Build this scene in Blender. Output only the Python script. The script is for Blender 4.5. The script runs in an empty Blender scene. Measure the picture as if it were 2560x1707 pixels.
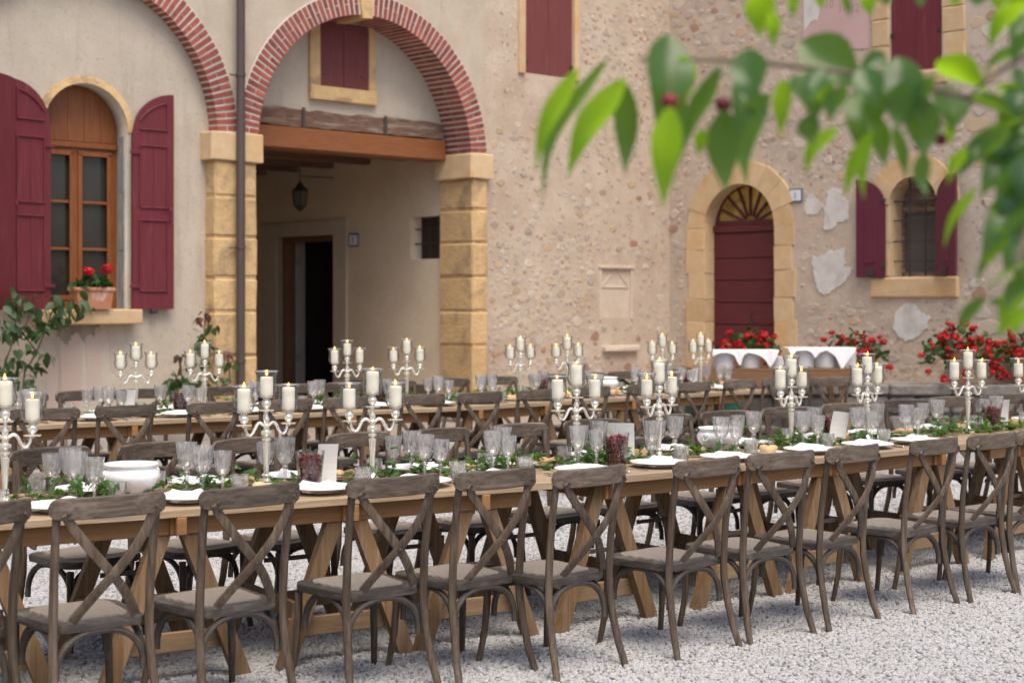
import bpy, bmesh, math, random
from mathutils import Vector, Matrix, Euler
scene = bpy.context.scene
rnd = random.Random(11)
PI = math.pi
rad = math.radians

# ------------------------------------------------------------------ camera, world, sun, exposure
CAM_H = 1.62
cam = bpy.data.cameras.new("camera")
cam_ob = bpy.data.objects.new("camera", cam)
scene.collection.objects.link(cam_ob)
cam_ob.location = (0, 0, CAM_H)
cam_ob.rotation_euler = (PI / 2, 0, 0)
cam.lens = 55.1
cam.sensor_width = 36
cam.shift_y = -0.0408
cam.clip_start = 0.1
cam.clip_end = 400
cam.dof.use_dof = True
cam.dof.focus_distance = 7.7
cam.dof.aperture_fstop = 2.9
scene.camera = cam_ob

world = bpy.data.worlds.new("World")
scene.world = world
world.use_nodes = True
wn = world.node_tree
wn.nodes.clear()
w_out = wn.nodes.new("ShaderNodeOutputWorld")
w_bg = wn.nodes.new("ShaderNodeBackground")
w_sky = wn.nodes.new("ShaderNodeTexSky")
w_sky.sky_type = 'NISHITA'
w_sky.sun_disc = False
SUN_EL, SUN_AZ = rad(64), rad(158)
w_sky.sun_elevation = SUN_EL
w_sky.sun_rotation = SUN_AZ
w_sky.air_density = 0.8
w_sky.dust_density = 4.0
w_sky.ozone_density = 0.6
w_bg.inputs['Strength'].default_value = 0.12
wn.links.new(w_sky.outputs[0], w_bg.inputs[0])
wn.links.new(w_bg.outputs[0], w_out.inputs[0])

sun = bpy.data.lights.new("sun", 'SUN')
sun.energy = 1.4
sun.angle = rad(40)
sun.color = (1.0, 0.91, 0.77)
sun_ob = bpy.data.objects.new("sun", sun)
scene.collection.objects.link(sun_ob)
sdir = Vector((math.sin(SUN_AZ) * math.cos(SUN_EL), math.cos(SUN_AZ) * math.cos(SUN_EL), math.sin(SUN_EL)))
sun_ob.rotation_euler = (-sdir).to_track_quat('-Z', 'Y').to_euler()
sun_ob.location = (6, -6, 12)

scene.view_settings.view_transform = 'Standard'
scene.view_settings.look = 'None'
scene.view_settings.exposure = 0.82
scene.view_settings.gamma = 1.0
scene.view_settings.use_curve_mapping = False
scene.render.engine = 'CYCLES'
scene.cycles.use_denoising = True
scene.cycles.max_bounces = 14
scene.cycles.transparent_max_bounces = 24
scene.cycles.transmission_bounces = 10
scene.cycles.caustics_reflective = False
scene.cycles.caustics_refractive = False

# ------------------------------------------------------------------ helpers
COL = scene.collection
F_PX, HOR, CX = 3918.0, 749.0, 1280.0


class MB:
    """Collects shapes; build() links them as one mesh object."""
    def __init__(s):
        s.v, s.f = [], []

    def add(s, vs, fs, M=None):
        o = len(s.v)
        for p in vs:
            p = Vector(p)
            s.v.append(tuple(M @ p) if M else tuple(p))
        s.f += [tuple(i + o for i in f) for f in fs]
        return s

    def box(s, c, d, ch=0.0, M=None):
        hx, hy, hz = d[0] / 2, d[1] / 2, d[2] / 2
        T = Matrix.Translation(c)
        if M:
            T = T @ M
        if ch <= 0:
            vs = [(x, y, z) for x in (-hx, hx) for y in (-hy, hy) for z in (-hz, hz)]
            fs = [(0, 1, 3, 2), (4, 6, 7, 5), (0, 4, 5, 1), (2, 3, 7, 6), (0, 2, 6, 4), (1, 5, 7, 3)]
            return s.add(vs, fs, T)
        ch = min(ch, hx * .9, hy * .9, hz * .9)
        vs, idx = [], {}
        for sx in (-1, 1):
            for sy in (-1, 1):
                for sz in (-1, 1):
                    for ax in range(3):
                        p = [sx * (hx - ch), sy * (hy - ch), sz * (hz - ch)]
                        p[ax] = (sx * hx, sy * hy, sz * hz)[ax]
                        idx[(sx, sy, sz, ax)] = len(vs)
                        vs.append(p)
        fs = []
        def q(a):
            fs.append(tuple(idx[k] for k in a))
        for sg in (-1, 1):
            q([(sg, -1, -1, 0), (sg, 1, -1, 0), (sg, 1, 1, 0), (sg, -1, 1, 0)])
            q([(-1, sg, -1, 1), (1, sg, -1, 1), (1, sg, 1, 1), (-1, sg, 1, 1)])
            q([(-1, -1, sg, 2), (1, -1, sg, 2), (1, 1, sg, 2), (-1, 1, sg, 2)])
        for a in (-1, 1):
            for b in (-1, 1):
                q([(a, b, -1, 0), (a, b, 1, 0), (a, b, 1, 1), (a, b, -1, 1)])
                q([(a, -1, b, 0), (a, 1, b, 0), (a, 1, b, 2), (a, -1, b, 2)])
                q([(-1, a, b, 1), (1, a, b, 1), (1, a, b, 2), (-1, a, b, 2)])
                for c2 in (-1, 1):
                    q([(a, b, c2, 0), (a, b, c2, 1), (a, b, c2, 2)])
        return s.add(vs, fs, T)

    def sweep(s, pts, sec, up=(0, 0, 1), scale=None, cap=True):
        """sec: list of (a, b); a along side vector, b along the corrected up vector"""
        pts = [Vector(p) for p in pts]
        n, m = len(pts), len(sec)
        o = len(s.v)
        up = Vector(up)
        for i, p in enumerate(pts):
            t = (pts[min(i + 1, n - 1)] - pts[max(i - 1, 0)]).normalized()
            side = t.cross(up)
            if side.length < 1e-4:
                side = t.cross(Vector((0, 1, 0.01)))
            side.normalize()
            u2 = side.cross(t).normalized()
            k = scale[i] if scale else 1.0
            for a, b in sec:
                s.v.append(tuple(p + side * a * k + u2 * b * k))
        for i in range(n - 1):
            for j in range(m):
                j2 = (j + 1) % m
                s.f.append((o + i * m + j, o + i * m + j2, o + (i + 1) * m + j2, o + (i + 1) * m + j))
        if cap:
            s.f.append(tuple(o + j for j in reversed(range(m))))
            s.f.append(tuple(o + (n - 1) * m + j for j in range(m)))
        return s

    def tube(s, pts, r, n=8, up=(0, 0, 1), cap=True):
        if isinstance(r, (list, tuple)):
            sec = [(math.cos(2 * PI * k / n), math.sin(2 * PI * k / n)) for k in range(n)]
            return s.sweep(pts, sec, up, list(r), cap)
        sec = [(r * math.cos(2 * PI * k / n), r * math.sin(2 * PI * k / n)) for k in range(n)]
        return s.sweep(pts, sec, up, None, cap)

    def lathe(s, prof, n=16, c=(0, 0, 0), cut=0.0, cut_from=0, twist=0.0):
        o = len(s.v)
        for i, (r, z) in enumerate(prof):
            for k in range(n):
                a = 2 * PI * k / n + twist * i
                rr = r * (1 - (cut if (k % 2 and i >= cut_from) else 0))
                s.v.append((c[0] + rr * math.cos(a), c[1] + rr * math.sin(a), c[2] + z))
        for i in range(len(prof) - 1):
            for k in range(n):
                k2 = (k + 1) % n
                s.f.append((o + i * n + k, o + i * n + k2, o + (i + 1) * n + k2, o + (i + 1) * n + k))
        if prof[0][0] > 1e-5:
            s.f.append(tuple(o + k for k in reversed(range(n))))
        if prof[-1][0] > 1e-5 and prof[-1] != prof[0]:
            e = o + (len(prof) - 1) * n
            s.f.append(tuple(e + k for k in range(n)))
        return s

    def prism(s, poly, y0, y1, M=None):
        """poly in (x, z), extruded from y0 to y1"""
        n = len(poly)
        vs = [(x, y0, z) for x, z in poly] + [(x, y1, z) for x, z in poly]
        fs = [tuple(range(n)), tuple(range(2 * n - 1, n - 1, -1))]
        for i in range(n):
            j = (i + 1) % n
            fs.append((i, i + n, j + n, j))
        return s.add(vs, fs, M)

    def blob(s, c, d, n=7, m=5, jit=0.0, r=rnd):
        prof = []
        o = len(s.v)
        for i in range(1, m):
            th = PI * i / m
            for k in range(n):
                a = 2 * PI * (k + .5 * (i % 2)) / n
                q = 1 + r.uniform(-jit, jit)
                s.v.append((c[0] + d[0] * math.sin(th) * math.cos(a) * q, c[1] + d[1] * math.sin(th) * math.sin(a) * q, c[2] + d[2] * math.cos(th) * q))
        for i in range(m - 2):
            for k in range(n):
                k2 = (k + 1) % n
                s.f.append((o + i * n + k, o + (i + 1) * n + k, o + (i + 1) * n + k2, o + i * n + k2))
        t = len(s.v)
        s.v.append((c[0], c[1], c[2] + d[2]))
        s.v.append((c[0], c[1], c[2] - d[2]))
        e = o + (m - 2) * n
        for k in range(n):
            k2 = (k + 1) % n
            s.f.append((o + k, o + k2, t))
            s.f.append((e + k2, e + k, t + 1))
        return s

    def mesh(s, name, mat, smooth=False, fix=True):
        me = bpy.data.meshes.new(name)
        me.from_pydata(s.v, [], s.f)
        if fix:
            bm = bmesh.new()
            bm.from_mesh(me)
            bmesh.ops.recalc_face_normals(bm, faces=bm.faces)
            bm.to_mesh(me)
            bm.free()
        if smooth:
            me.polygons.foreach_set('use_smooth', [True] * len(me.polygons))
            if smooth != 'all':
                me.set_sharp_from_angle(angle=rad(smooth if smooth is not True else 40))
        me.materials.append(mat)
        me.update()
        return me

    def build(s, name, mat, parent=None, smooth=False, fix=True):
        return ob(name, s.mesh(name, mat, smooth, fix), parent)


def ob(name, me, parent=None, loc=None, rot=None, scale=None):
    o = bpy.data.objects.new(name, me)
    COL.objects.link(o)
    if parent:
        o.parent = parent
    if loc is not None:
        o.location = loc
    if rot is not None:
        o.rotation_euler = rot
    if scale is not None:
        o.scale = scale if not isinstance(scale, (int, float)) else (scale,) * 3
    return o


def tag(o, label, cat, group=None, kind=None):
    if label:
        if not 4 <= len(label.split()) <= 16:
            print('LABEL LENGTH', label)
        o['label'] = label
    if cat:
        o['category'] = cat
    if group:
        o['group'] = group
    if kind:
        o['kind'] = kind
    return o


def thing(name, label, cat, loc=(0, 0, 0), rz=0.0, group=None):
    o = bpy.data.objects.new(name, None)
    COL.objects.link(o)
    o.empty_display_size = 0.1
    o.location = loc
    o.rotation_euler = (0, 0, rz)
    return tag(o, label, cat, group)


def structure(o):
    o['kind'] = 'structure'
    return o


def wall_mesh(name, mat, outline, holes, d0, d1, mapf):
    """polygon with holes, extruded from d0 to d1; mapf(s, z, d) gives local coordinates"""
    cu = bpy.data.curves.new(name, 'CURVE')
    cu.dimensions = '2D'
    cu.fill_mode = 'BOTH'
    cu.extrude = abs(d1 - d0) / 2
    for poly in [outline] + holes:
        sp = cu.splines.new('POLY')
        sp.points.add(len(poly) - 1)
        for p, (x, y) in zip(sp.points, poly):
            p.co = (x, y, 0, 1)
        sp.use_cyclic_u = True
    tmp = bpy.data.objects.new("tmp", cu)
    COL.objects.link(tmp)
    dg = bpy.context.evaluated_depsgraph_get()
    me = bpy.data.meshes.new_from_object(tmp.evaluated_get(dg))
    bpy.data.objects.remove(tmp)
    bpy.data.curves.remove(cu)
    mid = (d0 + d1) / 2
    for v in me.vertices:
        v.co = mapf(v.co.x, v.co.y, mid + v.co.z)
    bm = bmesh.new()
    bm.from_mesh(me)
    bmesh.ops.remove_doubles(bm, verts=bm.verts, dist=1e-5)
    bmesh.ops.recalc_face_normals(bm, faces=bm.faces)
    bm.to_mesh(me)
    bm.free()
    me.name = name
    me.materials.clear()
    me.materials.append(mat)
    return me


def text_mesh(txt, size, mat, depth=0.001):
    cu = bpy.data.curves.new("txt", 'FONT')
    cu.body = txt
    cu.size = size
    cu.extrude = depth
    cu.align_x = 'CENTER'
    cu.align_y = 'CENTER'
    tmp = bpy.data.objects.new("tmp", cu)
    COL.objects.link(tmp)
    dg = bpy.context.evaluated_depsgraph_get()
    me = bpy.data.meshes.new_from_object(tmp.evaluated_get(dg))
    bpy.data.objects.remove(tmp)
    bpy.data.curves.remove(cu)
    me.name = "numeral"
    me.materials.clear()
    me.materials.append(mat)
    return me


def arch_poly(c, hw, z0, zs, n=20, hz=None):
    hz = hz or hw
    p = [(c - hw, z0), (c + hw, z0)]
    for i in range(n + 1):
        a = PI * i / n
        p.append((c + hw * math.cos(a), zs + hz * math.sin(a)))
    return p


# ------------------------------------------------------------------ materials
def nodes_of(name):
    m = bpy.data.materials.new(name)
    m.use_nodes = True
    nt = m.node_tree
    nt.nodes.clear()
    out = nt.nodes.new("ShaderNodeOutputMaterial")
    return m, nt, out


def N(nt, t, **kw):
    n = nt.nodes.new(t)
    for k, v in kw.items():
        if k in n.inputs:
            n.inputs[k].default_value = v
        else:
            setattr(n, k, v)
    return n


def c4(c):
    return (c[0], c[1], c[2], 1.0)


def mixc(nt, fac, a, b, blend='MIX'):
    n = nt.nodes.new("ShaderNodeMix")
    n.data_type = 'RGBA'
    n.blend_type = blend
    for sock, val in ((n.inputs[0], fac), (n.inputs[6], a), (n.inputs[7], b)):
        if hasattr(val, 'is_linked'):
            nt.links.new(val, sock)
        elif isinstance(val, (int, float)):
            sock.default_value = val
        else:
            sock.default_value = c4(val)
    return n.outputs[2]


def ramp(nt, fac, lo, hi):
    r = nt.nodes.new("ShaderNodeMapRange")
    r.inputs[1].default_value = lo
    r.inputs[2].default_value = hi
    nt.links.new(fac, r.inputs[0])
    return r.outputs[0]


def coords(nt, scale=(1, 1, 1), jitter=True):
    tc = nt.nodes.new("ShaderNodeTexCoord")
    src = tc.outputs['Object']
    if jitter:
        oi = nt.nodes.new("ShaderNodeObjectInfo")
        ml = N(nt, "ShaderNodeMath", operation='MULTIPLY')
        ml.inputs[1].default_value = 37.0
        nt.links.new(oi.outputs['Random'], ml.inputs[0])
        ad = N(nt, "ShaderNodeVectorMath", operation='ADD')
        nt.links.new(src, ad.inputs[0])
        nt.links.new(ml.outputs[0], ad.inputs[1])
        src = ad.outputs[0]
    mp = nt.nodes.new("ShaderNodeMapping")
    mp.inputs['Scale'].default_value = scale
    nt.links.new(src, mp.inputs['Vector'])
    return mp.outputs[0]


def noise(nt, vec, sc, det=4, rough=.55, dist=0.0):
    n = N(nt, "ShaderNodeTexNoise", Scale=sc, Detail=det, Roughness=rough, Distortion=dist)
    nt.links.new(vec, n.inputs['Vector'])
    return n.outputs[0]


def surf(name, c1, c2, scale=(1, 1, 1), ns=6, sss=0.0, c3=None, c3s=1.2, c3r=(.5, .65), rough=.7, bump=.3, bs=40, bd=.01, metal=0.0, spec=.4, var=0.0, jitter=True, coat=0.0):
    """two-tone noise colour, optional third tone in larger patches, noise bump, per-object value change"""
    m, nt, out = nodes_of(name)
    vec = coords(nt, scale, jitter)
    f = ramp(nt, noise(nt, vec, ns, 5, .6), .3, .7)
    col = mixc(nt, f, c1, c2)
    if c3:
        g = ramp(nt, noise(nt, vec, c3s, 4, .6, .4), *c3r)
        col = mixc(nt, g, col, c3)
    if var:
        oi = nt.nodes.new("ShaderNodeObjectInfo")
        hs = nt.nodes.new("ShaderNodeHueSaturation")
        rr = ramp(nt, oi.outputs['Random'], 0, 1)
        mr = rr.node
        mr.inputs[3].default_value = 1 - var
        mr.inputs[4].default_value = 1 + var
        nt.links.new(rr, hs.inputs['Value'])
        nt.links.new(col, hs.inputs['Color'])
        col = hs.outputs[0]
    b = N(nt, "ShaderNodeBsdfPrincipled", Roughness=rough, Metallic=metal)
    b.inputs['Specular IOR Level'].default_value = spec
    b.inputs['Coat Weight'].default_value = coat
    if sss:
        b.inputs['Subsurface Weight'].default_value = sss
        b.inputs['Subsurface Radius'].default_value = (1.0, .7, .4)
        b.inputs['Subsurface Scale'].default_value = .03
    nt.links.new(col, b.inputs['Base Color'])
    if bump:
        bp = N(nt, "ShaderNodeBump", Strength=bump, Distance=bd)
        nt.links.new(noise(nt, vec, bs, 5, .6), bp.inputs['Height'])
        nt.links.new(bp.outputs[0], b.inputs['Normal'])
    nt.links.new(b.outputs[0], out.inputs[0])
    return m


def plaster(name, base, alt, patch, stain, sc=1.0, streak=True, rubble=0.0):
    m, nt, out = nodes_of(name)
    v = coords(nt, (1, 1, 1), False)
    col = mixc(nt, ramp(nt, noise(nt, v, 2.2 * sc, 6, .65), .32, .68), base, alt)
    col = mixc(nt, ramp(nt, noise(nt, v, .9 * sc, 5, .6, .6), .52, .7), col, patch)
    if streak:
        v2 = coords(nt, (3.2, 3.2, .35), False)
        col = mixc(nt, ramp(nt, noise(nt, v2, 1.6, 5, .7), .56, .8), col, stain)
    v3 = coords(nt, (1, 1, 1), False)
    hgt = None
    if rubble:      # little stones and chips too small to tell apart, in patches
        wv = N(nt, "ShaderNodeTexNoise", Scale=9.0, Detail=3.0)
        nt.links.new(v3, wv.inputs['Vector'])
        ws = N(nt, "ShaderNodeVectorMath", operation='MULTIPLY_ADD')
        ws.inputs[1].default_value = (.11, .11, .11)
        nt.links.new(wv.outputs['Color'], ws.inputs[0])
        nt.links.new(v3, ws.inputs[2])
        vo = N(nt, "ShaderNodeTexVoronoi", Scale=13.0, Randomness=1.0)
        nt.links.new(ws.outputs[0], vo.inputs['Vector'])
        sp = nt.nodes.new("ShaderNodeSeparateColor")
        nt.links.new(vo.outputs['Color'], sp.inputs[0])
        cr = nt.nodes.new("ShaderNodeValToRGB")
        cr.color_ramp.interpolation = 'CONSTANT'
        e = cr.color_ramp.elements
        e[0].position, e[0].color = 0.0, (.60, .53, .44, 1)
        e[1].position, e[1].color = .9, (.34, .17, .115, 1)
        for p_, c_ in ((.22, (.50, .37, .23, 1)), (.42, (.38, .31, .25, 1)), (.6, (.66, .59, .50, 1)), (.75, (.43, .36, .30, 1))):
            q_ = e.new(p_)
            q_.color = c_
        nt.links.new(sp.outputs[0], cr.inputs[0])
        inside = ramp(nt, vo.outputs['Distance'], .40, .30)
        zone = ramp(nt, noise(nt, v3, .8, 4, .65), .42, .60)
        some = ramp(nt, sp.outputs[1], .35, .45)
        k1 = N(nt, "ShaderNodeMath", operation='MULTIPLY')
        k2 = N(nt, "ShaderNodeMath", operation='MULTIPLY')
        k3 = N(nt, "ShaderNodeMath", operation='MULTIPLY')
        nt.links.new(inside, k1.inputs[0])
        nt.links.new(zone, k1.inputs[1])
        nt.links.new(k1.outputs[0], k2.inputs[0])
        nt.links.new(some, k2.inputs[1])
        nt.links.new(k2.outputs[0], k3.inputs[0])
        k3.inputs[1].default_value = rubble
        col = mixc(nt, k3.outputs[0], col, cr.outputs[0])
        hgt = k3.outputs[0]
    col = mixc(nt, ramp(nt, noise(nt, v3, 34, 4, .75), .58, .72), col, (stain[0] * .8, stain[1] * .8, stain[2] * .8))
    b = N(nt, "ShaderNodeBsdfPrincipled", Roughness=.92)
    b.inputs['Specular IOR Level'].default_value = .2
    nt.links.new(col, b.inputs['Base Color'])
    bp = N(nt, "ShaderNodeBump", Strength=.5, Distance=.012)
    hh = noise(nt, v, 14, 8, .7)
    if hgt:
        sm_ = N(nt, "ShaderNodeMath", operation='ADD')
        nt.links.new(hh, sm_.inputs[0])
        nt.links.new(hgt, sm_.inputs[1])
        hh = sm_.outputs[0]
    nt.links.new(hh, bp.inputs['Height'])
    nt.links.new(bp.outputs[0], b.inputs['Normal'])
    nt.links.new(b.outputs[0], out.inputs[0])
    return m


def leafmat(name, top, trans, rough=.4, tw=.45, var=.15):
    m, nt, out = nodes_of(name)
    v = coords(nt)
    oi = nt.nodes.new("ShaderNodeObjectInfo")
    geo = nt.nodes.new("ShaderNodeNewGeometry")
    rr = ramp(nt, geo.outputs['Random Per Island'], 0, 1)
    ad = N(nt, "ShaderNodeMath", operation='ADD')
    nt.links.new(oi.outputs['Random'], ad.inputs[0])
    nt.links.new(rr, ad.inputs[1])
    fr = N(nt, "ShaderNodeMath", operation='FRACT')
    nt.links.new(ad.outputs[0], fr.inputs[0])
    k = ramp(nt, fr.outputs[0], 0, 1)
    k.node.inputs[3].default_value = 1 - var
    k.node.inputs[4].default_value = 1 + var
    col = mixc(nt, noise(nt, v, 30, 3), top, (top[0] * 1.5, top[1] * 1.35, top[2] * 1.2))
    hs = nt.nodes.new("ShaderNodeHueSaturation")
    nt.links.new(col, hs.inputs['Color'])
    nt.links.new(k, hs.inputs['Value'])
    b = N(nt, "ShaderNodeBsdfPrincipled", Roughness=rough)
    b.inputs['Specular IOR Level'].default_value = .5
    nt.links.new(hs.outputs[0], b.inputs['Base Color'])
    t = nt.nodes.new("ShaderNodeBsdfTranslucent")
    t.inputs['Color'].default_value = c4(trans)
    mx = nt.nodes.new("ShaderNodeMixShader")
    mx.inputs[0].default_value = tw
    nt.links.new(b.outputs[0], mx.inputs[1])
    nt.links.new(t.outputs[0], mx.inputs[2])
    nt.links.new(mx.outputs[0], out.inputs[0])
    return m


def clearglass(name, tint=(.97, .98, .98), base=.06, gl=.03, solid=0.0, frost=0.0, edge=.55, rimcol=(.45, .45, .44)):
    """thin-walled glass: transparent with fresnel gloss; 'solid' adds real refraction, 'frost' scattered light of the cut facets"""
    m, nt, out = nodes_of(name)
    tr = N(nt, "ShaderNodeBsdfTransparent")
    lf = nt.nodes.new("ShaderNodeLayerWeight")
    lf.inputs['Blend'].default_value = .5
    pf = N(nt, "ShaderNodeMath", operation='POWER')
    pf.inputs[1].default_value = 2.6
    nt.links.new(lf.outputs['Facing'], pf.inputs[0])
    nt.links.new(mixc(nt, pf.outputs[0], tint, rimcol), tr.inputs[0])
    sh = tr.outputs[0]
    if solid:
        g = N(nt, "ShaderNodeBsdfGlass", Roughness=0.0, IOR=1.45)
        mx = nt.nodes.new("ShaderNodeMixShader")
        mx.inputs[0].default_value = solid
        nt.links.new(sh, mx.inputs[1])
        nt.links.new(g.outputs[0], mx.inputs[2])
        sh = mx.outputs[0]
    if frost:
        d = N(nt, "ShaderNodeBsdfTranslucent")
        d.inputs[0].default_value = (.96, .945, .92, 1)
        d2 = N(nt, "ShaderNodeBsdfDiffuse")
        d2.inputs[0].default_value = (.95, .935, .91, 1)
        ms = nt.nodes.new("ShaderNodeMixShader")
        ms.inputs[0].default_value = .5
        nt.links.new(d.outputs[0], ms.inputs[1])
        nt.links.new(d2.outputs[0], ms.inputs[2])
        mx = nt.nodes.new("ShaderNodeMixShader")
        v = coords(nt, (95, 95, 22))
        fk_ = ramp(nt, noise(nt, v, 1.0, 3, .6), .40, .66)
        fk_.node.inputs[3].default_value = frost * .25
        fk_.node.inputs[4].default_value = frost * 2.4
        nt.links.new(fk_, mx.inputs[0])
        nt.links.new(sh, mx.inputs[1])
        nt.links.new(ms.outputs[0], mx.inputs[2])
        sh = mx.outputs[0]
    gl_ = N(nt, "ShaderNodeBsdfGlossy", Roughness=gl)
    lw = nt.nodes.new("ShaderNodeLayerWeight")
    lw.inputs['Blend'].default_value = .5
    pw = N(nt, "ShaderNodeMath", operation='POWER')
    pw.inputs[1].default_value = 3.4
    nt.links.new(lw.outputs['Facing'], pw.inputs[0])
    ad = N(nt, "ShaderNodeMath", operation='MULTIPLY_ADD')
    ad.inputs[1].default_value = edge
    ad.inputs[2].default_value = base
    ad.use_clamp = True
    nt.links.new(pw.outputs[0], ad.inputs[0])
    mx = nt.nodes.new("ShaderNodeMixShader")
    nt.links.new(ad.outputs[0], mx.inputs[0])
    nt.links.new(sh, mx.inputs[1])
    nt.links.new(gl_.outputs[0], mx.inputs[2])
    nt.links.new(mx.outputs[0], out.inputs[0])
    return m


def emit(name, col, st):
    m, nt, out = nodes_of(name)
    e = N(nt, "ShaderNodeEmission", Strength=st)
    e.inputs[0].default_value = c4(col)
    nt.links.new(e.outputs[0], out.inputs[0])
    return m


M = {}
M['plaster_left'] = plaster('plaster_left', (.47, .405, .315), (.575, .505, .405), (.545, .395, .305), (.31, .26, .195))
M['plaster_infill'] = plaster('plaster_infill', (.475, .415, .33), (.56, .495, .40), (.52, .44, .36), (.37, .315, .245), 1.3)
M['plaster_rubble'] = plaster('plaster_rubble', (.49, .395, .31), (.60, .505, .405), (.46, .355, .265), (.32, .25, .19), 1.1, False, rubble=.75)
M['plaster_wing'] = plaster('plaster_wing', (.485, .395, .315), (.605, .51, .405), (.45, .37, .30), (.34, .275, .21), 1.5, False, rubble=.85)
M['plaster_passage'] = plaster('plaster_passage', (.70, .58, .42), (.75, .63, .47), (.66, .54, .39), (.56, .45, .32), 1.0, False)
M['dado'] = surf('dado', (.13, .095, .08), (.17, .125, .10), ns=3, rough=.8)
M['limestone'] = surf('limestone', (.565, .375, .18), (.665, .465, .24), ns=9, c3=(.38, .265, .15), c3s=2.6, rough=.85, bump=.7, bs=22, bd=.02, var=.08)
M['limestone_pale'] = surf('limestone_pale', (.58, .41, .23), (.66, .495, .30), ns=7, c3=(.60, .385, .19), c3s=1.8, rough=.85, bump=.4, bs=30, bd=.01, var=.08)
M['brick'] = surf('brick', (.265, .07, .048), (.34, .10, .068), ns=14, c3=(.18, .055, .045), c3s=5, rough=.8, bump=.5, bs=60, bd=.006, var=.22)
M['mortar'] = surf('mortar', (.66, .60, .54), (.74, .69, .63), ns=20, rough=.9, bump=.4)
M['old_beam'] = surf('old_beam', (.13, .075, .05), (.24, .15, .105), (1.5, 12, 12), ns=4, c3=(.34, .26, .20), c3s=1.5, rough=.9, bump=.9, bs=6, bd=.02)
M['orange_beam'] = surf('orange_beam', (.215, .075, .026), (.29, .11, .04), (1.2, 14, 14), ns=3, rough=.5, bump=.2, bs=8)
M['ceiling_wood'] = surf('ceiling_wood', (.10, .05, .03), (.16, .085, .05), (10, 1, 10), ns=3, rough=.8)
M['window_wood'] = surf('window_wood', (.19, .058, .016), (.28, .095, .027), (14, 14, 1.2), ns=3, c3=(.17, .05, .014), c3s=4, c3r=(.6, .75), rough=.45, bump=.15, bs=10)
M['shutter_red'] = surf('shutter_red', (.122, .0165, .0235), (.152, .0225, .030), (8, 8, .8), ns=4, c3=(.205, .05, .052), c3s=2.4, c3r=(.56, .8), rough=.55, bump=.15, bs=16, bd=.004)
M['shutter_faded'] = surf('shutter_faded', (.150, .038, .039), (.185, .052, .052), (9, 9, .7), ns=4, c3=(.27, .115, .11), c3s=3, c3r=(.58, .8), rough=.7, bump=.3, bs=14, bd=.005)
M['shutter_plum'] = surf('shutter_plum', (.10, .014, .034), (.12, .019, .04), (8, 8, .8), ns=4, rough=.5, bump=.1)
M['door_red'] = surf('door_red', (.092, .015, .022), (.122, .022, .028), (1, 1, 9), ns=3, rough=.5, bump=.2)
M['iron'] = surf('iron', (.03, .028, .027), (.05, .045, .042), ns=20, rough=.55, bump=.2)
M['pipe'] = surf('pipe', (.075, .055, .05), (.10, .075, .068), (4, 4, .4), ns=3, rough=.5, bump=.1)
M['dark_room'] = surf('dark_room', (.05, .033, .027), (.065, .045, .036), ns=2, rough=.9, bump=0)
M['dark_glass'] = surf('dark_glass', (.03, .028, .025), (.045, .04, .034), ns=1.4, rough=.06, bump=0, spec=.5)
M['fan_glass'] = surf('fan_glass', (.42, .27, .055), (.54, .37, .09), ns=6, rough=.25, bump=0, c3=(.12, .075, .03), c3s=2)
M['screen_glass'] = surf('screen_glass', (.10, .09, .08), (.13, .115, .10), ns=3, rough=.3, bump=0)
M['white_plaster'] = surf('white_plaster', (.60, .585, .55), (.70, .685, .65), ns=5, c3=(.54, .50, .45), c3s=3, rough=.9, bump=.4, bs=18)
M['pink_plaster'] = surf('pink_plaster', (.56, .36, .35), (.61, .42, .405), ns=2, c3=(.52, .37, .33), c3s=1.5, rough=.9, bump=.2)
M['faded_ink'] = surf('faded_ink', (.36, .24, .23), (.40, .27, .26), ns=20, rough=.9, bump=0)
M['panel_stone'] = surf('panel_stone', (.58, .49, .395), (.65, .56, .465), ns=6, c3=(.58, .47, .37), c3s=3, rough=.85, bump=.4, bs=25)
M['enamel'] = surf('enamel', (.68, .71, .76), (.72, .75, .80), ns=4, rough=.3, bump=0)
M['enamel_rim'] = surf('enamel_rim', (.10, .13, .18), (.14, .17, .22), ns=4, rough=.4, bump=0)
M['terracotta'] = surf('terracotta', (.42, .17, .09), (.50, .23, .13), ns=7, c3=(.60, .47, .40), c3s=4, c3r=(.58, .75), rough=.85, bump=.3)
M['grey_stone'] = surf('grey_stone', (.16, .145, .13), (.25, .23, .21), ns=5, c3=(.10, .09, .085), c3s=2.5, rough=.9, bump=.8, bs=16, bd=.03)
M['paving'] = surf('paving', (.27, .215, .185), (.36, .295, .25), ns=6, c3=(.30, .26, .235), c3s=2, rough=.9, bump=.4, bs=25)
M['plinth'] = surf('plinth', (.38, .35, .31), (.46, .43, .385), ns=6, c3=(.30, .27, .24), c3s=2.2, rough=.9, bump=.6, bs=20)
for i, (a, b) in enumerate([((.52, .43, .335), (.59, .50, .395)), ((.54, .40, .26), (.60, .46, .31)), ((.57, .49, .40), (.65, .57, .475)), ((.43, .35, .27), (.50, .42, .33)), ((.40, .235, .17), (.47, .29, .21)), ((.48, .41, .35), (.55, .47, .40))]):
    M['stone%d' % i] = surf('stone_%d' % i, a, b, ns=12, rough=.9, bump=.7, bs=30, bd=.015, var=.12)
M['chair_post'] = surf('chair_post', (.042, .027, .017), (.132, .092, .062), (40, 40, 2.4), ns=2.2, c3=(.185, .145, .108), c3s=.8, c3r=(.5, .8), rough=.5, bump=.35, bs=5, bd=.004, var=.2)
M['chair_rail'] = surf('chair_rail', (.046, .033, .023), (.142, .108, .080), (2.4, 44, 44), ns=2.2, c3=(.21, .17, .135), c3s=.8, c3r=(.5, .8), rough=.48, bump=.35, bs=5, bd=.004, var=.2)
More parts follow.
